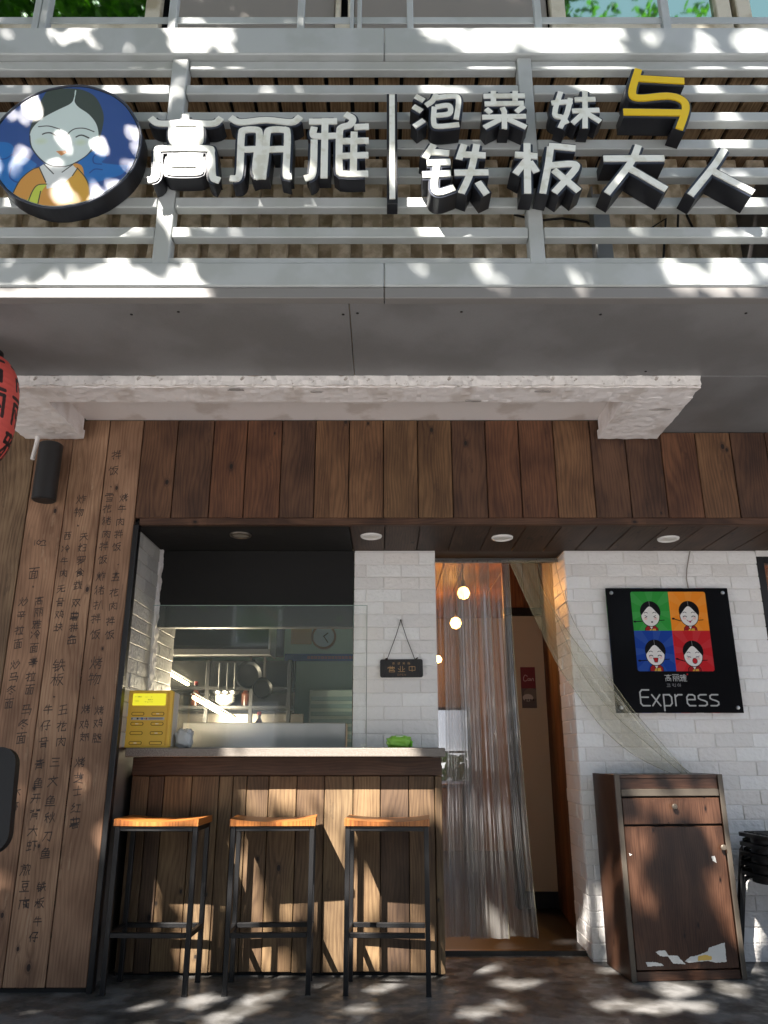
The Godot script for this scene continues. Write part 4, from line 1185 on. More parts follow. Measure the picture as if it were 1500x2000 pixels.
# ------------------------------------------------------------------ clear plastic strips in the doorway
func strip_curtain() -> void:
	var t := thing("strip_curtain", "clear plastic strip curtain hanging straight across the doorway", "strip curtain")
	slab("rail", Vector3(0.316, 2.205, -4.775), Vector3(1.10, 2.232, -4.735), M.steel, t, 0.003)
	var strips := [[0.318, 0.50, 0.322, 0.51, 0.0], [0.455, 0.66, 0.47, 0.69, 0.022], [0.60, 0.785, 0.68, 0.845, 0.008], [0.37, 0.58, 0.36, 0.57, -0.02]]
	for k in 4:
		var s: Array = strips[k]
		var ph := rng.randf() * 9.0
		var f := func(u: float, v: float) -> Vector3:
			var x := lerpf(lerpf(s[0], s[1], u), lerpf(s[2], s[3], u), v * v)
			var z: float = -4.745 + s[4] + 0.020 * sin(u * 3.2 + ph + v * 0.7) + 0.009 * sin(u * 17.0 + ph + 0.8 * sin(v * 3.0 + ph)) * (0.4 + 0.6 * v) + 0.0065 * sin(u * 43.0 + ph * 2.0 + v * 1.5) * (0.35 + 0.65 * pow(sin(u * 5.0 + ph), 2.0)) + 0.0022 * sin(u * 97.0 + ph * 3.0 + v * 0.6) * pow(sin(u * 4.0 + ph * 1.7), 4.0) + 0.002 * sin(v * 60.0 + u * 4.0) * smoothstep(0.1, 0.4, v) * smoothstep(0.65, 0.4, v)
			return Vector3(x, lerpf(2.215, 0.085 - 0.01 * (k % 2), v), z)
		put("strip", grid(170, 60, f), M.film, t)
		var e := []
		for j in 31:
			e.append(f.call(1.0, j / 30.0))
		put("strip_edge", tube(e, 0.0022, 5), M.film_edge, t)
	rebase(t, Vector3(0.6, 0.085, -4.745))
	var d := thing("drawn_strips", "yellowed plastic strips drawn aside over the brick corner and tucked behind the cabinet", "strip curtain")
	var ups := [[0.974, 2.215, -4.74, 0.993, 2.025, -4.70, 1.094, 1.749, -4.545, 1.281, 1.479, -4.535, 1.489, 1.192, -4.535, 1.599, 1.047, -4.525, 1.742, 0.915, -4.51], [1.084, 2.216, -4.72, 1.088, 2.049, -4.65, 1.128, 1.794, -4.55, 1.272, 1.538, -4.542, 1.426, 1.291, -4.538, 1.562, 1.108, -4.525, 1.685, 0.94, -4.515]]
	var los := [[0.764, 2.215, -4.74, 0.888, 1.90, -4.72, 1.002, 1.545, -4.61, 1.075, 1.387, -4.555, 1.214, 1.178, -4.55, 1.398, 1.025, -4.535, 1.668, 0.905, -4.52], [0.941, 2.216, -4.73, 0.985, 1.993, -4.70, 1.054, 1.688, -4.56, 1.133, 1.479, -4.548, 1.305, 1.248, -4.544, 1.489, 1.08, -4.53, 1.67, 0.92, -4.518]]
	for k in 2:
		var a := []
		var b := []
		for j in 7:
			a.append(Vector3(ups[k][j * 3], ups[k][j * 3 + 1], ups[k][j * 3 + 2]))
			b.append(Vector3(los[k][j * 3], los[k][j * 3 + 1], los[k][j * 3 + 2]))
		var line := func(p: Array, v: float) -> Vector3:
			var q := v * 6.0
			var j := mini(int(q), 5)
			return (p[j] as Vector3).cubic_interpolate(p[j + 1], p[maxi(j - 1, 0)], p[mini(j + 2, 6)], q - j)
		var f := func(u: float, v: float) -> Vector3:
			var p: Vector3 = (line.call(a, v) as Vector3).lerp(line.call(b, v), 0.08 + u * 0.80)
			return p + Vector3(0, 0, 0.012 + 0.007 * sin(u * 13.0 + v * 2.0 + k * 2.0) + 0.004 * sin(u * 31.0 + k) + 0.012 * k)
		put("strip", grid(40, 60, f), M.film_edge if k == 0 else M.film_soft, d)
		for uu in [0.0, 1.0]:
			var e := []
			for j in 31:
				e.append(f.call(uu, j / 30.0))
			put("strip_edge", tube(e, 0.0025, 5), M.film_edge, d)
	rebase(d, Vector3(1.3, 0.92, -4.55))

# ------------------------------------------------------------------ bar stools
func stools() -> void:
	var t := thing("bar_stool", "leftmost bar stool with orange wood seat and black square frame", "bar stool", "bar stools at the counter")
	var W := 0.40
	var D := 0.25
	for q in [[-1, -1], [1, -1], [-1, 1], [1, 1]]:
		put("leg", box(Vector3(0.023, 0.715, 0.023), 0.002), M.black_steel, t, Vector3(q[0] * (W / 2 - 0.0115), 0.3575, q[1] * (D / 2 - 0.0115)))
		put("foot_cap", box(Vector3(0.025, 0.006, 0.025), 0.001), M.black, t, Vector3(q[0] * (W / 2 - 0.0115), 0.003, q[1] * (D / 2 - 0.0115)))
	for s in [-1, 1]:
		put("seat_rail", box(Vector3(W - 0.048, 0.022, 0.021), 0.002), M.black_steel, t, Vector3(0, 0.703, s * (D / 2 - 0.0115)))
		put("seat_rail", box(Vector3(0.021, 0.022, D - 0.048), 0.002), M.black_steel, t, Vector3(s * (W / 2 - 0.0115), 0.703, 0))
		put("foot_rail", box(Vector3(W - 0.048, 0.022, 0.021), 0.002), M.black_steel, t, Vector3(0, 0.245, s * (D / 2 - 0.0115)))
		put("foot_rail", box(Vector3(0.021, 0.022, D - 0.048), 0.002), M.black_steel, t, Vector3(s * (W / 2 - 0.0115), 0.245, 0))
	var poly := PackedVector2Array()
	for i in 17:
		var x := lerpf(-W / 2 - 0.004, W / 2 + 0.004, i / 16.0)
		poly.append(Vector2(x, 0.735 + 0.013 * pow(absf(x) / 0.2, 2.2)))
	poly.append(Vector2(W / 2 + 0.004, 0.7165))
	poly.append(Vector2(-W / 2 - 0.004, 0.7165))
	var st := begin()
	add_extrude(st, poly, -D / 2 - 0.014, D / 2 + 0.012)
	var seat_m: StandardMaterial3D = M.seat_wood[0]
	put("seat", st.commit(), seat_m, t)
	t.position = Vector3(-1.088, 0, -4.092)
	t.rotation.y = -0.03
	var b := copy(t, Vector3(-0.541, 0, -4.10), "middle bar stool with orange wood seat and black square frame")
	b.rotation.y = 0.05
	var c := copy(t, Vector3(0.020, 0, -4.092), "rightmost bar stool with orange wood seat, next to the doorway")
	c.rotation.y = -0.05
	var tints := wood_set([c8(252, 190, 122), c8(246, 180, 110), c8(240, 176, 114)], 0.42)
	(b.get_node("seat") as MeshInstance3D).material_override = tints[1]
	(c.get_node("seat") as MeshInstance3D).material_override = tints[2]

# ------------------------------------------------------------------ cabinet
func cabinet() -> void:
	var t := thing("cabinet", "reddish brown wooden cabinet with peeling white paper, standing before the brick wall", "cabinet")
	var wd := wood_set([c8(104, 84, 80), c8(94, 76, 73)], 0.38)
	for m in wd:
		m.uv1_scale = Vector3(1.0 / 0.5, 1.0 / 2.0, 1)
	var D := 0.16
	var W := 0.283
	for s in [-1, 1]:
		slab("side_panel", Vector3(s * W - 0.008, 0.004, -D), Vector3(s * W + 0.008, 0.945, D - 0.002), wd[1], t, 0.002, 1, uo())
		slab("corner_strip", Vector3(s * (W - 0.006) - 0.013, 0.0, D), Vector3(s * (W - 0.006) + 0.013, 0.945, D + 0.006), M.brass, t, 0.002)
	slab("top_panel", Vector3(-W + 0.009, 0.925, -D), Vector3(W - 0.009, 0.943, D - 0.004), wd[1], t, 0.002, 0, uo())
	slab("back_panel", Vector3(-W + 0.009, 0.05, -D), Vector3(W - 0.009, 0.924, -D + 0.01), wd[1], t, 0.0, 1, uo())
	slab("niche_panel", Vector3(-W + 0.021, 0.875, D - 0.02), Vector3(W - 0.021, 0.924, D - 0.006), wd[1], t, 0.0, 0, uo())
	slab("trim_bar", Vector3(-W + 0.021, 0.838, D - 0.06), Vector3(W - 0.021, 0.874, D + 0.003), M.brass, t, 0.003)
	slab("plinth", Vector3(-W + 0.021, 0.002, D - 0.03), Vector3(W - 0.021, 0.044, D - 0.003), wd[0], t, 0.002, 0, uo())
	var dr := slab("drawer", Vector3(-W + 0.024, 0.704, D - 0.02), Vector3(W - 0.024, 0.830, D), wd[0], t, 0.0025, 1, Vector2(0.2, 0.4))
	var door := slab("door", Vector3(-W + 0.024, 0.050, D - 0.02), Vector3(W - 0.024, 0.694, D), wd[0], t, 0.0025, 1, Vector2(0.2, 0.75))
	slab("inner_shadow_board", Vector3(-W + 0.021, 0.046, D - 0.03), Vector3(W - 0.021, 0.836, D - 0.024), M.black_matt, t)
	var knob := lathe([Vector2(0.0, 0), Vector2(0.006, 0), Vector2(0.006, 0.012), Vector2(0.0135, 0.015), Vector2(0.0145, 0.021), Vector2(0.011, 0.025), Vector2(0, 0.026)], 18)
	var k1 := put("knob", knob, M.brass, dr, Vector3(0.008, 0.022, 0.01))
	k1.rotation.x = PI / 2
	var k2 := put("knob", knob, M.brass, door, Vector3(0.242, 0.222, 0.01))
	k2.rotation.x = PI / 2
	var paper := bumped(flat(c8(206, 206, 202), 0.8), M.n_fine, 0.2, 6.0)
	var yellow := flat(c8(214, 178, 92), 0.8)
	i_paper(door, "-212,85 -164,85 -131,76 -123,68 -205,67", paper, 0.0012)
	i_paper(door, "-158,128 -138,134 -110,134 -95,113 -50,110 -13,73 -75,77 -99,108 -137,110", paper, 0.0012)
	i_paper(door, "-15,85 12,103 54,110 105,125 114,141 157,153 197,162 195,79 147,76 100,85 51,82 2,79", paper, 0.0012)
	i_paper(door, "54,105 90,112 123,103 121,90 51,86", yellow, 0.002)
	i_paper(door, "182,551 199,554 205,521 185,531", paper, 0.0012)
	i_paper(door, "-247,571 -238,566 -230,564 -245,558", paper, 0.0012)
	t.position = Vector3(1.462, 0, -4.374)
	t.rotation.y = 0.09

func i_paper(door: Node3D, s: String, m: Material, h: float) -> void:
	var p := points(s, 0.001)
	var q := PackedVector2Array()
	for i in p.size():   # torn edges
		var a := p[i]
		var b := p[(i + 1) % p.size()]
		var n := maxi(1, int(a.distance_to(b) / 0.006))
		for k in n:
			var e := Vector2(rng.randf_range(-1, 1), rng.randf_range(-1, 1)) * (0.0016 if k else 0.0)
			q.append(a.lerp(b, float(k) / n) + e - Vector2(0, 0.372))
	if Geometry2D.triangulate_polygon(q).is_empty():
		q = PackedVector2Array()
		for a in p:
			q.append(a - Vector2(0, 0.372))
	var st := begin()
	add_extrude(st, q, 0.0095, 0.010 + h)
	put("torn_paper", st.commit(), m, door)

# ------------------------------------------------------------------ small things
func small_things() -> void:
	# recessed downlights
	var says := ["leftmost round downlight, in the black part of the soffit", "second round downlight from the left, above the brick pier", "third round downlight, in the plank soffit above the doorway", "rightmost round downlight, in the soffit above the poster"]
	var at := [Vector3(-0.817, 2.237, -4.213), Vector3(-0.073, 2.236, -4.234), Vector3(0.682, 2.236, -4.267), Vector3(1.646, 2.236, -4.289)]
	var lens := flat(c8(236, 234, 226), 0.5)
	for i in 4:
		var t := thing("downlight", says[i], "downlight", "recessed downlights in the soffit")
		t.position = at[i]
		put("ring", lathe([Vector2(0.046, 0.0), Vector2(0.044, -0.006), Vector2(0.050, -0.012), Vector2(0.060, -0.008), Vector2(0.062, 0.001)], 28), M.white if i else M.brass, t)
		put("lens", lathe([Vector2(0.0, -0.004), Vector2(0.046, -0.004)], 28), lens if i else flat(c8(150, 144, 132), 0.5), t)
	# yellow payment box
	var b := thing("payment_box", "yellow plastic payment box with lit screen and eight slots on the counter", "payment terminal")
	var yel := flat(c8(244, 198, 76), 0.38)
	var front := begin()
	add_extrude(front, rounded(0.237, 0.292, 0.01), -0.03, 0.0)
	put("front_shell", front.commit(), yel, b, Vector3(0, 0.147, 0.05))
	put("shell_edge", box(Vector3(0.010, 0.27, 0.004), 0.0018), flat(c8(230, 178, 58), 0.3), b, Vector3(0.098, 0.147, 0.0515))
	put("back_case", box(Vector3(0.228, 0.284, 0.12), 0.004), flat(c8(206, 198, 188), 0.5), b, Vector3(0, 0.145, -0.042))
	var sim := Image.create_empty(256, 92, false, Image.FORMAT_RGB8)
	sim.fill(c8(250, 240, 60))
	var ink := c8(120, 120, 50)
	for r in [[14, 24, 14, 3], [36, 22, 8, 7], [46, 21, 10, 8], [58, 22, 8, 7], [14, 52, 34, 2], [20, 62, 30, 2], [96, 26, 10, 3], [112, 25, 4, 4], [140, 24, 8, 5], [118, 44, 9, 7], [130, 44, 9, 7], [146, 44, 7, 6], [94, 62, 12, 4], [112, 64, 12, 4], [132, 62, 6, 4], [146, 62, 8, 5]]:
		sim.fill_rect(Rect2i(r[0], r[1], r[2], r[3]), ink)
	var sm := flat(Color(0.2, 0.2, 0.05), 0.2)
	sm.emission_enabled = true
	sm.emission = Color.WHITE
	sm.emission_operator = BaseMaterial3D.EMISSION_OP_MULTIPLY
	sm.emission_texture = ImageTexture.create_from_image(sim)
	sm.emission_energy_multiplier = 0.19
	sm.uv1_scale = Vector3(1.0 / 0.176, -1.0 / 0.062, 1)
	sm.uv1_offset = Vector3(0.5, 0.5, 0)
	var scr := begin()
	add_extrude(scr, rounded(0.176, 0.062, 0.004), 0.0, 0.001)
	put("screen", scr.commit(), sm, b, Vector3(-0.006, 0.246, 0.0502))
	var slot := begin()
	add_extrude(slot, rounded(0.068, 0.019, 0.009), 0.0, 0.0012)
	var slot_mesh := slot.commit()
	var gr := begin()
	add_extrude(gr, rounded(0.060, 0.013, 0.006), 0.0012, 0.0032)
	var grille := gr.commit()
	var lit := flat(c8(250, 246, 232), 0.4)
	var k := 0
	for y in [0.172, 0.121, 0.074, 0.024]:
		for x in [-0.06, 0.046]:
			var s := put("slot", slot_mesh, flat(c8(140, 98, 16), 0.6), b, Vector3(x, y, 0.0502))
			put("slot_tongue", grille, yel, s)
			if k in [1, 2, 3, 5, 6]:
				put("slot_mark", box(Vector3(0.016, 0.0035, 0.001)), lit, s, Vector3(0.0, 0.0, 0.0037))
			k += 1
	var tim := Image.create_empty(256, 20, false, Image.FORMAT_RGB8)
	tim.fill(c8(200, 196, 190))
	for r in [[4, 3, 7, 13, 30, 30, 34], [44, 4, 14, 12, 50, 60, 50], [66, 8, 8, 4, 60, 60, 60], [78, 3, 14, 14, 60, 104, 190], [98, 8, 8, 4, 60, 60, 60], [112, 4, 13, 12, 150, 84, 60], [134, 4, 110, 4, 70, 76, 104], [134, 11, 110, 4, 120, 120, 130]]:
		tim.fill_rect(Rect2i(r[0], r[1], r[2], r[3]), c8(r[4], r[5], r[6]))
	var tm := printed(tim)
	tm.uv1_scale = Vector3(1.0 / 0.176, -1.0 / 0.014, 1)
	tm.uv1_offset = Vector3(0.5, 0.5, 0)
	put("sticker", box(Vector3(0.176, 0.014, 0.001)), tm, b, Vector3(-0.006, 0.1475, 0.0508))
	b.position = Vector3(-1.243, 1.0765, -4.25)
	# crumpled bag and tissue pack
	fn.seed = 31
	var lump := func(w: float, h: float, d: float, sd: float) -> ArrayMesh:
		return grid(28, 16, func(u: float, v: float) -> Vector3:
			var a := u * TAU
			var e := v * PI
			var p := Vector3(sin(e) * cos(a), -cos(e), sin(e) * sin(a))
			var q := Vector3(signf(p.x) * pow(absf(p.x), 0.65), signf(p.y) * pow(absf(p.y), 0.7), signf(p.z) * pow(absf(p.z), 0.65))
			var n := 1.0 + 0.30 * fn.get_noise_3d(p.x * 90 + sd, p.y * 90, p.z * 90) + 0.16 * fn.get_noise_3d(p.x * 260 + sd, p.y * 260, p.z * 260)
			return Vector3(q.x * w, maxf(q.y * h, -h), q.z * d) / 2.0 * n)
	var bag := flat(c8(206, 208, 206), 0.35)
	solo("plastic_bag", lump.call(0.09, 0.10, 0.09, 3.0), bag, Vector3(-1.075, 1.125, -4.31), "small crumpled white plastic bag behind the yellow payment box", "bag")
	var ts := thing("tissue_pack", "bright green soft tissue pack lying on the counter before the pier", "tissue pack")
	put("wrapper", lump.call(0.135, 0.062, 0.075, 9.0), flat(c8(146, 206, 78), 0.3), ts, Vector3(0, 0.03, 0))
	put("paper_label", lump.call(0.07, 0.022, 0.045, 14.0), flat(c8(206, 226, 190), 0.4), ts, Vector3(0.004, 0.056, 0.0))
	put("wrapper_fin", box(Vector3(0.012, 0.03, 0.06), 0.003), flat(c8(104, 190, 36), 0.3), ts, Vector3(0.064, 0.02, 0))
	ts.position = Vector3(0.082, 1.0765, -4.30)
	# hanging open sign
	var o := thing("open_sign", "small black wooden open sign hanging by a string on the pier", "hanging sign")
	var oim := Image.create_empty(384, 160, false, Image.FORMAT_RGB8)
	var wi := wood(384, 160, 0.3, 0.4, 77, c8(46, 44, 43), c8(24, 23, 23), 0, 0.3)
	wi.convert(Image.FORMAT_RGB8)
	oim.blit_rect(wi, Rect2i(0, 0, 384, 160), Vector2i.ZERO)
	var gold := c8(186, 146, 96)
	write(oim, "欢迎光临", Vector2(122, 36), Vector2(258, 36), Vector2(22, 22), 2.2, gold)
	write(oim, "营业中", Vector2(100, 86), Vector2(284, 86), Vector2(66, 54), 4.2, gold)
	for w in [[156, "0,0 12,0 12,16 0,16 0,0"], [177, "0,16 0,0 11,0 11,8 0,8"], [198, "11,0 0,0 0,16 11,16|0,8 9,8"], [219, "0,16 0,0 11,16 11,0"]]:
		for s in (w[1] as String).split("|"):
			var pp := PackedVector2Array()
			for q in points(s):
				pp.append(q + Vector2(w[0], 130))
			dabs(oim, pp, 2.6, c8(132, 100, 72))
	var om := printed(oim, 0.5)
	om.uv1_scale = Vector3(1.0 / 0.25, -1.0 / 0.104, 1)
	om.uv1_offset = Vector3(0.5, 0.5, 0)
	var ob := begin()
	add_extrude(ob, rounded(0.25, 0.104, 0.012), -0.006, 0.006)
	var board := put("board", ob.commit(), om, o)
	put("string", tube([Vector3(-0.085, 0.048, 0.004), Vector3(-0.03, 0.19, 0.004), Vector3(-0.001, 0.280, 0.002), Vector3(0.001, 0.280, 0.002), Vector3(0.035, 0.17, 0.004), Vector3(0.08, 0.048, 0.004)], 0.0022, 6), M.string, o)
	put("knot", lathe([Vector2(0, -0.008), Vector2(0.008, -0.003), Vector2(0.007, 0.005), Vector2(0, 0.009)], 8), M.string, o, Vector3(-0.087, 0.052, 0.004))
	var bow := put("knot", box(Vector3(0.022, 0.007, 0.007), 0.003), M.string, o, Vector3(0.090, 0.056, 0.004))
	bow.rotation.z = 0.5
	put("nail", lathe([Vector2(0, 0), Vector2(0.005, 0.0), Vector2(0.005, 0.02), Vector2(0, 0.02)], 8), M.dark_steel, o, Vector3(0, 0.283, -0.02)).rotation.x = PI / 2
	o.position = Vector3(0.102, 1.523, -4.558)
	o.rotation.z = 0.008
	poster()
	# loose cable above the poster
	solo("loose_cable", tube([Vector3(1.876, 2.235, -4.562), Vector3(1.862, 2.19, -4.562), Vector3(1.842, 2.12, -4.56), Vector3(1.832, 2.06, -4.56), Vector3(1.836, 1.99, -4.558)], 0.0035, 6), flat(c8(150, 142, 134), 0.6), Vector3.ZERO, "thin grey cable running down the bricks above the poster", "cable")
	lantern()
	# black cylinder lamp under the canopy corner
	var cy := thing("wall_lamp", "black cylindrical wall lamp under the left end of the canopy", "wall lamp")
	put("lamp_body", lathe([Vector2(0.0, 0.0), Vector2(0.055, 0.0), Vector2(0.062, 0.006), Vector2(0.062, 0.324), Vector2(0.055, 0.33), Vector2(0, 0.33)], 28), flat(c8(34, 33, 33), 0.55), cy)
	put("bracket", box(Vector3(0.05, 0.09, 0.04), 0.004), M.black, cy, Vector3(0, 0.2, -0.075))
	cy.position = Vector3(-1.832, 2.345, -3.925)
	solo("white_pipe", tube([Vector3(-1.935, 2.735, -3.97), Vector3(-1.938, 2.68, -3.97), Vector3(-1.944, 2.60, -3.965)], 0.012, 10), M.white, Vector3.ZERO, "short white pipe end hanging below the canopy beside the lantern", "pipe")
	black_chair()
	stacked_stools()
	side_window()
	# cables and boxes in the space behind the grille
	solo("black_cable", tube([Vector3(0.66, 3.66, -3.27), Vector3(0.78, 3.60, -3.24), Vector3(0.90, 3.63, -3.26), Vector3(1.02, 3.60, -3.25), Vector3(1.12, 3.52, -3.26), Vector3(1.3, 3.54, -3.26), Vector3(1.42, 3.62, -3.25), Vector3(1.38, 3.35, -3.26), Vector3(1.35, 2.82, -3.24)], 0.006, 6), M.black, Vector3.ZERO, "black cable sagging behind the slats under the lower letters", "cable")
	solo("looped_cable", tube([Vector3(1.50, 3.72, -3.26), Vector3(1.47, 3.56, -3.24), Vector3(1.51, 3.50, -3.24), Vector3(1.55, 3.56, -3.25), Vector3(1.53, 3.66, -3.26), Vector3(1.56, 3.74, -3.26)], 0.006, 6), M.black, Vector3.ZERO, "looped black cable ends behind the slats at right", "cable")
	var cb := thing("cable_bracket", "grey galvanised bracket standing behind the slats right of the post", "bracket")
	slab("web", Vector3(1.03, 2.81, -3.24), Vector3(1.13, 3.75, -3.225), flat(c8(150, 152, 152), 0.4, 0.6), cb, 0.002)
	slab("flange", Vector3(1.03, 2.81, -3.2248), Vector3(1.04, 3.75, -3.17), flat(c8(150, 152, 152), 0.4, 0.6), cb, 0.002)
	rebase(cb, Vector3(1.08, 2.81, -3.22))
	var un := thing("outdoor_unit", "dark box of an air conditioner behind the slats at right", "air conditioner")
	slab("unit_case", Vector3(1.78, 2.81, -3.27), Vector3(2.6, 3.66, -2.95), flat(c8(64, 62, 62), 0.5), un, 0.012)
	for k2 in 10:
		slab("louvre", Vector3(1.84, 2.90 + k2 * 0.07, -2.948), Vector3(2.54, 2.93 + k2 * 0.07, -2.935), flat(c8(48, 47, 48), 0.5), un, 0.003)
	rebase(un, Vector3(2.2, 2.81, -3.1))

func poster() -> void:
	var S := 640
	var im := Image.create_empty(S, S, false, Image.FORMAT_RGB8)
	im.fill(c8(16, 16, 18))
	var L := 0.20 * S
	var R := 0.812 * S
	var T := 0.03 * S
	var B := 0.676 * S
	var mx := 0.508 * S
	var my := 0.352 * S
	var cols := [c8(52, 150, 62), c8(238, 140, 42), c8(32, 66, 150), c8(192, 40, 46)]
	var rc := PackedVector2Array()
	for p in rounded(R - L, B - T, 10, 4):
		rc.append(p + Vector2((L + R) / 2, (T + B) / 2))
	fill(im, rc, cols[0])
	var quads := [[L, T, mx, my], [mx, T, R, my], [L, my, mx, B], [mx, my, R, B]]
	for k in 4:
		var q: Array = quads[k]
		var cc := PackedVector2Array([Vector2(q[0], q[1]), Vector2(q[2], q[1]), Vector2(q[2], q[3]), Vector2(q[0], q[3])])
		for part in Geometry2D.intersect_polygons(cc, rc):
			fill(im, part, cols[k])
		# faint rays of a slightly different tone, as printed
		for j in 7:
			var a := TAU * j / 7.0 + k
			var c := Vector2((q[0] + q[2]) / 2, (q[1] + q[3]) / 2)
			for part in Geometry2D.intersect_polygons(PackedVector2Array([c, c + Vector2.from_angle(a) * 400, c + Vector2.from_angle(a + 0.4) * 400]), cc):
				for part2 in Geometry2D.intersect_polygons(part, rc):
					fill(im, part2, (cols[k] as Color).lightened(0.07))
	var fc := [Vector2(0.345, 0.215), Vector2(0.660, 0.213), Vector2(0.353, 0.530), Vector2(0.655, 0.538)]
	var ink := c8(24, 22, 24)
	for k in 4:
		var c: Vector2 = (fc[k] as Vector2) * S
		var bottom: float = quads[k][3] - 1
		# jacket
		var jacket := PackedVector2Array([Vector2(c.x - 34, bottom), Vector2(c.x - 32, c.y + 74), Vector2(c.x - 18, c.y + 60), Vector2(c.x + 18, c.y + 60), Vector2(c.x + 32, c.y + 74), Vector2(c.x + 34, bottom)])
		fill(im, jacket, c8(150, 38, 38))
		dabs(im, jacket, 2.4, ink)
		fill(im, PackedVector2Array([Vector2(c.x - 14, c.y + 56), Vector2(c.x + 14, c.y + 56), Vector2(c.x, c.y + 82)]), c8(224, 222, 216))
		dabs(im, PackedVector2Array([Vector2(c.x - 14, c.y + 58), Vector2(c.x, c.y + 82), Vector2(c.x + 14, c.y + 58)]), 2.2, ink)
		fill(im, PackedVector2Array([Vector2(c.x - 12, bottom), Vector2(c.x - 8, c.y + 80), Vector2(c.x + 20, c.y + 76), Vector2(c.x + 22, bottom)]), c8(206, 166, 70))
		dabs(im, PackedVector2Array([Vector2(c.x, bottom), Vector2(c.x + 4, c.y + 80)]), 2.0, ink)
		# braids pin and strands
		dabs(im, PackedVector2Array([c + Vector2(-46, 38), c + Vector2(-84, 40 - 14 * (k % 2))]), 4.5, ink)
		dab(im, c + Vector2(-80, 40 - 14 * (k % 2)), c + Vector2(-86, 40 - 14 * (k % 2)), 9, ink)
		dabs(im, PackedVector2Array([c + Vector2(46, 34), c + Vector2(70, 32)]), 3.4, ink)
		# hair, face
		fill(im, oval(c + Vector2(2, -12), 53, 56), ink)
		fill(im, soft(PackedVector2Array([c + Vector2(0, -40), c + Vector2(-34, -8), c + Vector2(-48, 16), c + Vector2(-36, 48), c + Vector2(0, 64), c + Vector2(36, 48), c + Vector2(48, 16), c + Vector2(34, -8)]), true), c8(226, 222, 218))
		dabs(im, oval(c + Vector2(0, 10), 48, 55, 0.0, PI), 3.0, ink)
		dab(im, c + Vector2(0, -66), c + Vector2(1, -42), 2.0, c8(150, 150, 150))
		fill(im, oval(c + Vector2(-26, 24), 9, 7), c8(228, 196, 190))
		fill(im, oval(c + Vector2(26, 24), 9, 7), c8(228, 196, 190))
		for s in [-1, 1]:
			var e := c + Vector2(22 * s, 6)
			dabs(im, oval(e + Vector2(0, -6), 10, 9, PI + 0.5, TAU - 0.5, 8), 2.2, ink)
			if k == 0:
				dabs(im, PackedVector2Array([e + Vector2(6 * s, 2), e + Vector2(-5 * s, 8), e + Vector2(6 * s, 14)]), 2.4, ink)
			elif k == 3:
				dabs(im, PackedVector2Array([e + Vector2(-9 * s, 12), e + Vector2(9 * s, 5)]), 2.8, c8(80, 70, 80))
				dabs(im, PackedVector2Array([e + Vector2(-7 * s, 6), e + Vector2(5 * s, 14)]), 2.0, c8(120, 110, 116))
			else:
				dabs(im, oval(e + Vector2(0, 12), 9, 6, PI + 0.2, TAU - 0.2, 8), 3.2, ink)
		if k == 0:
			fill(im, oval(c + Vector2(6, 42), 5, 4), ink)
		elif k == 1:
			dabs(im, oval(c + Vector2(0, 30), 14, 10, 0.2, PI - 0.2, 8), 2.4, c8(140, 40, 50))
			fill(im, oval(c + Vector2(2, 42), 5, 5), c8(150, 40, 90))
		elif k == 2:
			fill(im, PackedVector2Array([c + Vector2(-13, 26), c + Vector2(13, 26), c + Vector2(8, 48), c + Vector2(-6, 48)]), c8(176, 36, 40))
			dabs(im, PackedVector2Array([c + Vector2(-13, 26), c + Vector2(13, 26), c + Vector2(8, 48), c + Vector2(-6, 48), c + Vector2(-13, 26)]), 2.0, ink)
		else:
			fill(im, oval(c + Vector2(6, 36), 12, 14), c8(196, 44, 50))
			dabs(im, oval(c + Vector2(6, 36), 12, 14), 2.0, ink)
	var silver := c8(186, 186, 184)
	write(im, "高丽雅", Vector2(0.435 * S, 0.728 * S), Vector2(0.555 * S, 0.728 * S), Vector2(36, 36), 3.2, silver)
	write(im, "코리아", Vector2(0.432 * S, 0.785 * S), Vector2(0.515 * S, 0.785 * S), Vector2(20, 17), 2.4, c8(130, 130, 132))
	fill(im, oval(Vector2(0.59 * S, 0.70 * S), 4, 4), c8(190, 40, 44))
	var x := 0.20 * S
	var w := 44.0
	for s in ["9,0 2,0 0,2 0,11 2,13 9,13|0,6 8,6", "0,4 8,13|8,4 0,13", "0,4 0,17|0,4 6,4 8,6 8,11 6,13 0,13", "0,4 0,13|0,6 3,4 7,4", "0,8 8,8 8,5 6,4 2,4 0,6 0,11 2,13 8,13", "8,4 2,4 0,5 0,7 2,8 6,9 8,10 8,12 6,13 0,13", "8,4 2,4 0,5 0,7 2,8 6,9 8,10 8,12 6,13 0,13"]:
		for q in (s as String).split("|"):
			var pp := PackedVector2Array()
			for p in points(q):
				pp.append(Vector2(x + p.x * 5.0, 0.822 * S + p.y * 6.0))
			dabs(im, pp, 7.5, silver)
		x += w * 1.33
	var m := printed(im, 0.16)
	m.metallic_specular = 0.25
	m.uv1_scale = Vector3(1.0 / 0.73, -1.0 / 0.725, 1)
	m.uv1_offset = Vector3(0.5, 0.5, 0)
	var t := thing("poster_board", "square black glossy poster board with four coloured faces and lettering on the bricks", "poster")
	put("print_panel", box(Vector3(0.73, 0.725, 0.006), 0.001), m, t)
	put("back_board", box(Vector3(0.725, 0.72, 0.012), 0.001), M.black, t, Vector3(0, 0, -0.0092))
	var stud := lathe([Vector2(0, -0.024), Vector2(0.0115, -0.024), Vector2(0.0115, 0.006), Vector2(0.009, 0.010), Vector2(0, 0.011)], 16)
	for q in [[-1, 1], [1, 1], [-1, -1], [1, -1]]:
		put("stud", stud, M.steel, t, Vector3(q[0] * 0.333, q[1] * 0.333, 0.001)).rotation.x = PI / 2
	t.position = Vector3(1.692, 1.631, -4.532)

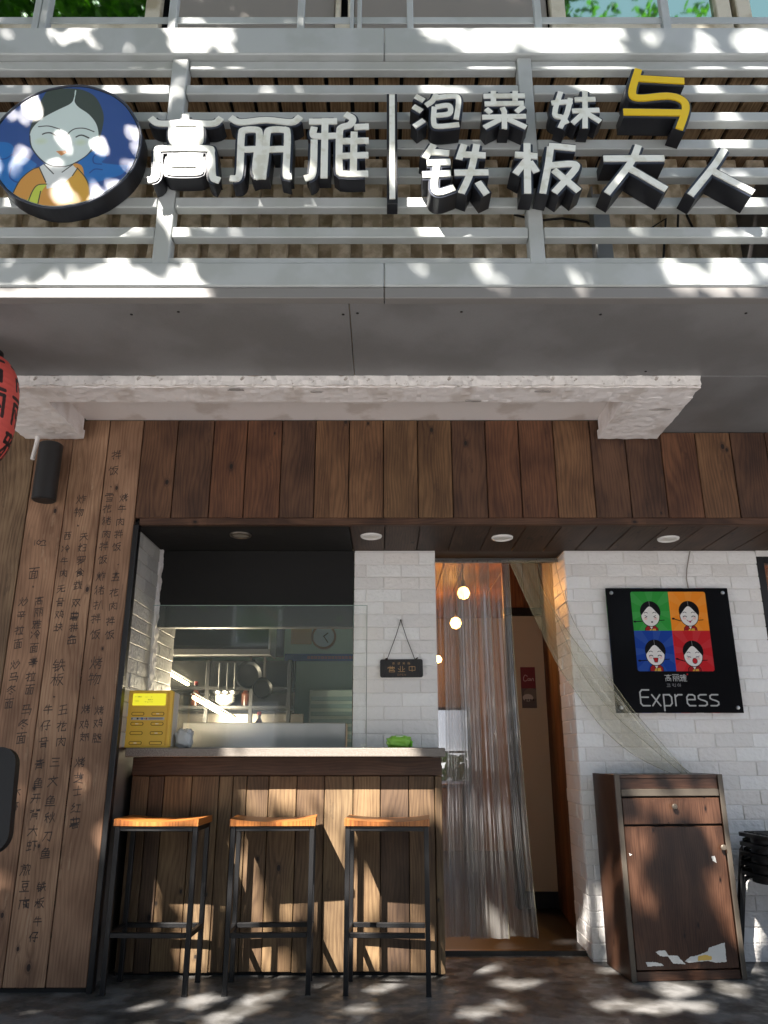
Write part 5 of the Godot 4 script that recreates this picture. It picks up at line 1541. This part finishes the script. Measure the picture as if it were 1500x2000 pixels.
func lantern() -> void:
	var t := thing("red_lantern", "long red paper lantern with black brush writing at the left edge", "lantern")
	var im := Image.create_empty(768, 448, false, Image.FORMAT_RGB8)
	im.fill(c8(224, 92, 82))
	var ink := c8(30, 24, 26)
	for k in 5:
		write(im, "高丽雅", Vector2(40 + k * 154, 96), Vector2(40 + k * 154, 352), Vector2(124, 108), 13.0, ink, 1.0, 0.6)
	var m := printed(im, 0.55)
	m.backlight_enabled = true
	m.backlight = Color(0.35, 0.06, 0.05)
	var prof := []
	for i in 41:
		var v := i / 40.0
		var r := 0.155 * pow(maxf(0.0, 1.0 - pow(absf(2.0 * v - 1.0), 3.2)), 0.5)
		prof.append(Vector2(maxf(r, 0.06) + 0.0012 * (i % 2), lerpf(-0.27, 0.27, v)))
	var body := put("paper_body", lathe(prof, 40), m, t)
	m.uv1_scale = Vector3(1, -1, 1)
	for s in [-1.0, 1.0]:
		put("end_cap", lathe([Vector2(0.0, -0.012), Vector2(0.066, -0.012), Vector2(0.066, 0.012), Vector2(0, 0.012)], 24), M.black, t, Vector3(0, s * 0.268, 0))
	put("cord", tube([Vector3(0, 0.28, 0), Vector3(0, 0.342, 0)], 0.004, 6), M.black, t)
	body.rotation.y = 0.35
	t.position = Vector3(-1.738, 2.448, -3.0)

func black_chair() -> void:
	var t := thing("black_chair", "black chair with rounded padded back at the left edge of the picture", "chair")
	var pad := flat(c8(17, 17, 18), 0.6)
	var st := begin()
	add_extrude(st, rounded(0.42, 0.40, 0.07, 6), -0.02, 0.02)
	var back := put("backrest", st.commit(), pad, t, Vector3(0, 0.86, -0.16))
	back.rotation = Vector3(-0.12, 0, 0.10)
	put("seat", box(Vector3(0.42, 0.06, 0.42), 0.02), pad, t, Vector3(-0.02, 0.47, 0.02))
	for q in [[-1, -1], [1, -1], [-1, 1], [1, 1]]:
		put("leg", box(Vector3(0.025, 0.44, 0.025), 0.002), M.black_steel, t, Vector3(-0.02 + q[0] * 0.18, 0.22, q[1] * 0.18))
	for s in [-1, 1]:
		put("back_post", tube([Vector3(s * 0.15 - 0.02, 0.44, -0.19), Vector3(s * 0.15, 0.72, -0.17)], 0.011, 8), M.black_steel, t)
	t.position = Vector3(-1.682, 0.0, -3.1)

func stacked_stools() -> void:
	var says := ["black metal stool at the bottom of the stack by the cabinet", "second black stool up in the stack by the cabinet", "third black stool up in the stack by the cabinet", "fourth black stool up in the stack by the cabinet", "topmost black stool of the stack by the cabinet"]
	var t := thing("stacking_stool", says[0], "stool", "black stools stacked beside the cabinet")
	var st := begin()
	add_extrude(st, rounded(0.33, 0.33, 0.05, 5), 0.0, 0.018)
	put("seat", st.commit(), M.black_steel, t, Vector3(0, 0.45, 0)).rotation.x = -PI / 2
	for k in 7:
		put("seat_rib", box(Vector3(0.27, 0.006, 0.018), 0.002), M.black, t, Vector3(0, 0.4705, -0.12 + k * 0.04))
	put("apron", lathe([Vector2(0.150, 0.425), Vector2(0.156, 0.425), Vector2(0.156, 0.449), Vector2(0.150, 0.449)], 20), M.black_steel, t)
	for q in [[-1, -1], [1, -1], [-1, 1], [1, 1]]:
		put("leg", tube([Vector3(q[0] * 0.105, 0.446, q[1] * 0.105), Vector3(q[0] * 0.135, 0.43, q[1] * 0.135), Vector3(q[0] * 0.150, 0.38, q[1] * 0.150), Vector3(q[0] * 0.195, 0.0, q[1] * 0.195)], 0.0105, 8), M.black_steel, t)
	t.position = Vector3(2.035, 0, -4.27)
	t.rotation.y = 0.05
	for k in range(1, 5):
		var c := copy(t, Vector3(2.035 + 0.004 * k, 0.046 * k, -4.27), says[k])
		c.rotation.y = 0.05 + 0.06 * (k % 3)

func side_window() -> void:
	var w := thing("side_window", "black framed shop window at the right edge with warm light inside", "window")
	for f in [[2.282, 0.5, 2.325, 2.2], [4.3, 0.5, 4.34, 2.2], [2.325, 2.16, 4.3, 2.2], [2.325, 0.5, 4.3, 0.55]]:
		slab("frame", Vector3(f[0], f[1], -4.64), Vector3(f[2], f[3], -4.575), M.black, w, 0.003)
	slab("pane", Vector3(2.326, 0.55, -4.612), Vector3(4.3, 2.16, -4.606), M.glass, w)
	slab("lintel", Vector3(2.28, 2.2005, -4.64), Vector3(4.4, 2.236, -4.57), M.joint, w)
	rebase(w, Vector3(3.3, 0.5, -4.6))

# ------------------------------------------------------------------ the street side: a tree that shades the front, a house opposite
func street() -> void:
	var t := thing("street_tree", "broad leafy street tree whose crown shades the shop front", "tree")
	var bark := bumped(flat(c8(104, 88, 72), 0.9), M.n_fine, 1.5, 2.0)
	var st := begin()
	var top := Vector3(-3.4, 5.2, 3.2)
	add_tube(st, [Vector3(-4.2, 0, 3.6), Vector3(-4.15, 1.2, 3.55), Vector3(-3.9, 3.2, 3.4), top], 0.24, 12, 0.15)
	put("trunk", st.commit(), bark, t)
	for e in [Vector3(-5.4, 8.2, 2.0), Vector3(-2.2, 8.6, 1.2), Vector3(-1.0, 7.6, 3.6), Vector3(-4.4, 9.4, 3.4), Vector3(0.4, 7.0, 1.8), Vector3(-6.0, 7.2, 4.0), Vector3(-2.6, 6.9, 4.8)]:
		st = begin()
		add_tube(st, [top - Vector3(0, 0.3, 0), top.lerp(e, 0.35) + Vector3(0, 0.35, 0), top.lerp(e, 0.7) + Vector3(0, 0.3, 0), e], 0.10, 8, 0.02)
		put("limb", st.commit(), bark, t)
	# crown: leaves everywhere except where a sunbeam comes through to the shop front
	var ua := SUN.cross(Vector3.UP).normalized()
	var va := ua.cross(SUN).normalized()
	var cells := {}
	for q in SPOTS.split(" "):
		var n := q.split(",")
		var p := Vector3(float(n[0]), float(n[1]), float(n[2])) * 0.01
		var r := maxf(float(n[3]) * 0.01 - 0.022, 0.004) if p.z > -3.5 else maxf(float(n[3]) * 0.01 + 0.004, 0.030)
		var a := p.dot(ua)
		var b := p.dot(va)
		for i in range(floori((a - r - 0.1) * 4), floori((a + r + 0.1) * 4) + 1):
			for j in range(floori((b - r - 0.1) * 4), floori((b + r + 0.1) * 4) + 1):
				var key := Vector2i(i, j)
				if not cells.has(key):
					cells[key] = []
				cells[key].append(Vector3(a, b, r))
	var leaf := begin()
	var prof := [Vector2(-0.085, 0.0), Vector2(-0.05, 0.034), Vector2(0.0, 0.046), Vector2(0.05, 0.030), Vector2(0.09, 0.0)]
	for i in 4:
		for s in [-1.0, 1.0]:
			var a := Vector3(prof[i].x, 0, 0)
			var b := Vector3(prof[i + 1].x, 0, 0)
			var c := Vector3(prof[i + 1].x, 0.012, s * prof[i + 1].y)
			var d := Vector3(prof[i].x, 0.012, s * prof[i].y)
			quad(leaf, a, b, c, d, Vector3(0, 1, -0.25 * s).normalized())
	var lm := flat(Color(1, 1, 1), 0.4)
	lm.vertex_color_use_as_albedo = true
	lm.backlight_enabled = true
	lm.backlight = Color(0.9, 1.1, 0.35)
	var places := []
	var n_all := 50000
	for i in n_all:
		var target := Vector3(rng.randf_range(-4.2, 4.6), rng.randf_range(-1.7, 6.2), -3.6)
		if target.y < -0.95 and rng.randf() < 0.55:
			continue
		var s := (rng.randf_range(-0.1, 2.4) + 3.6) / SUN.z
		var p := target + SUN * s
		var m := maxf(maxf(absf(target.x - 0.2) / 4.4, absf(target.y - 2.1) / 4.1), 0.0)
		if m > 0.86 and rng.randf() < (m - 0.86) * 7.0:
			continue
		if p.y < 1.95 or p.y < 1.35 + 1.4 * maxf(0.0, -p.z):
			continue
		var a := p.dot(ua)
		var b := p.dot(va)
		var hit := false
		for q in cells.get(Vector2i(floori(a * 4), floori(b * 4)), []):
			var dd := Vector2(a - q.x, b - q.y).length()
			if dd < q.z + 0.042:
				hit = true
				break
		if hit:
			continue
		places.append(p)
	for i in 12000:   # the far side of the crown, over the street
		var q := Vector3(rng.randfn(), rng.randfn(), rng.randfn()).normalized() * pow(rng.randf(), 0.5)
		var p: Vector3 = [Vector3(3.6, 10.4, 3.4), Vector3(-3.0, 11.5, 4.0), Vector3(0.6, 12.0, 4.6)][i % 3] + q * Vector3(2.8, 2.4, 2.0)
		var sp: Vector3 = p - SUN * ((p.z + 3.6) / SUN.z)
		if sp.x > -2.6 and sp.x < 2.9 and sp.y > -1.5 and sp.y < 5.4:
			continue
		places.append(p)
	var mm := MultiMesh.new()
	mm.transform_format = MultiMesh.TRANSFORM_3D
	mm.use_colors = true
	mm.mesh = leaf.commit()
	mm.instance_count = places.size()
	for i in places.size():
		var bs := Basis.from_euler(Vector3(rng.randf_range(-0.9, 0.9), rng.randf() * TAU, rng.randf_range(-0.9, 0.9))).scaled(Vector3.ONE * rng.randf_range(0.75, 1.05))
		mm.set_instance_transform(i, Transform3D(bs, places[i]))
		var g := rng.randf()
		mm.set_instance_color(i, Color(lerpf(0.04, 0.12, g), lerpf(0.09, 0.23, g), lerpf(0.02, 0.04, g)))
	var mi := MultiMeshInstance3D.new()
	mi.name = "foliage"
	mi.multimesh = mm
	mi.material_override = lm
	mi.set_meta("kind", "stuff")
	t.add_child(mi, true)
	rebase(t, Vector3(-4.2, 0, 3.6))
	# shrub behind the back window
	var sh := thing("green_shrub", "leafy green shrub outside the back window of the dining room", "shrub")
	var sm := MultiMesh.new()
	sm.transform_format = MultiMesh.TRANSFORM_3D
	sm.use_colors = true
	sm.mesh = mm.mesh
	sm.instance_count = 900
	for i in 900:
		var v := Vector3(rng.randf_range(-1, 1), rng.randf_range(0.05, 1), rng.randf_range(-1, 1))
		sm.set_instance_transform(i, Transform3D(Basis.from_euler(Vector3(rng.randf_range(-1, 1), rng.randf() * TAU, rng.randf_range(-1, 1))), v * Vector3(1.2, 1.02, 0.4) + Vector3(0.7, 0, -10.4)))
		sm.set_instance_color(i, Color(0.10, 0.22, 0.04).lerp(Color(0.06, 0.14, 0.03), rng.randf()))
	var smi := MultiMeshInstance3D.new()
	smi.name = "shrub_leaves"
	smi.multimesh = sm
	smi.material_override = lm
	smi.set_meta("kind", "stuff")
	sh.add_child(smi, true)
	put("stem", tube([Vector3(0.7, 0, -10.4), Vector3(0.72, 0.9, -10.4)], 0.03, 6), bark, sh)
	rebase(sh, Vector3(0.7, 0, -10.4))
	# the house across the street
	var hs := thing("house_opposite", "pale rendered house across the street behind the viewer", "house")
	var render := bumped(flat(c8(84, 80, 75), 0.8), M.n_mid, 0.2, 1.5)
	slab("wall", Vector3(-14, 0, 13.0), Vector3(14, 6.4, 20), render, hs)
	slab("roof", Vector3(-14.4, 6.402, 12.6), Vector3(14.4, 6.7, 20.4), flat(c8(120, 88, 74), 0.8), hs)
	for k in 7:
		for y in [0.9, 3.9]:
			var x := -10.8 + k * 3.6
			var w := slab("window", Vector3(x - 0.7, y, 12.9), Vector3(x + 0.7, y + 1.5, 12.998), M.white, hs, 0.01)
			put("pane", box(Vector3(1.2, 1.3, 0.02)), flat(c8(232, 238, 240), 0.03, 1.0), w, Vector3(0, 0, -0.052))
	rebase(hs, Vector3(0, 0, 16))
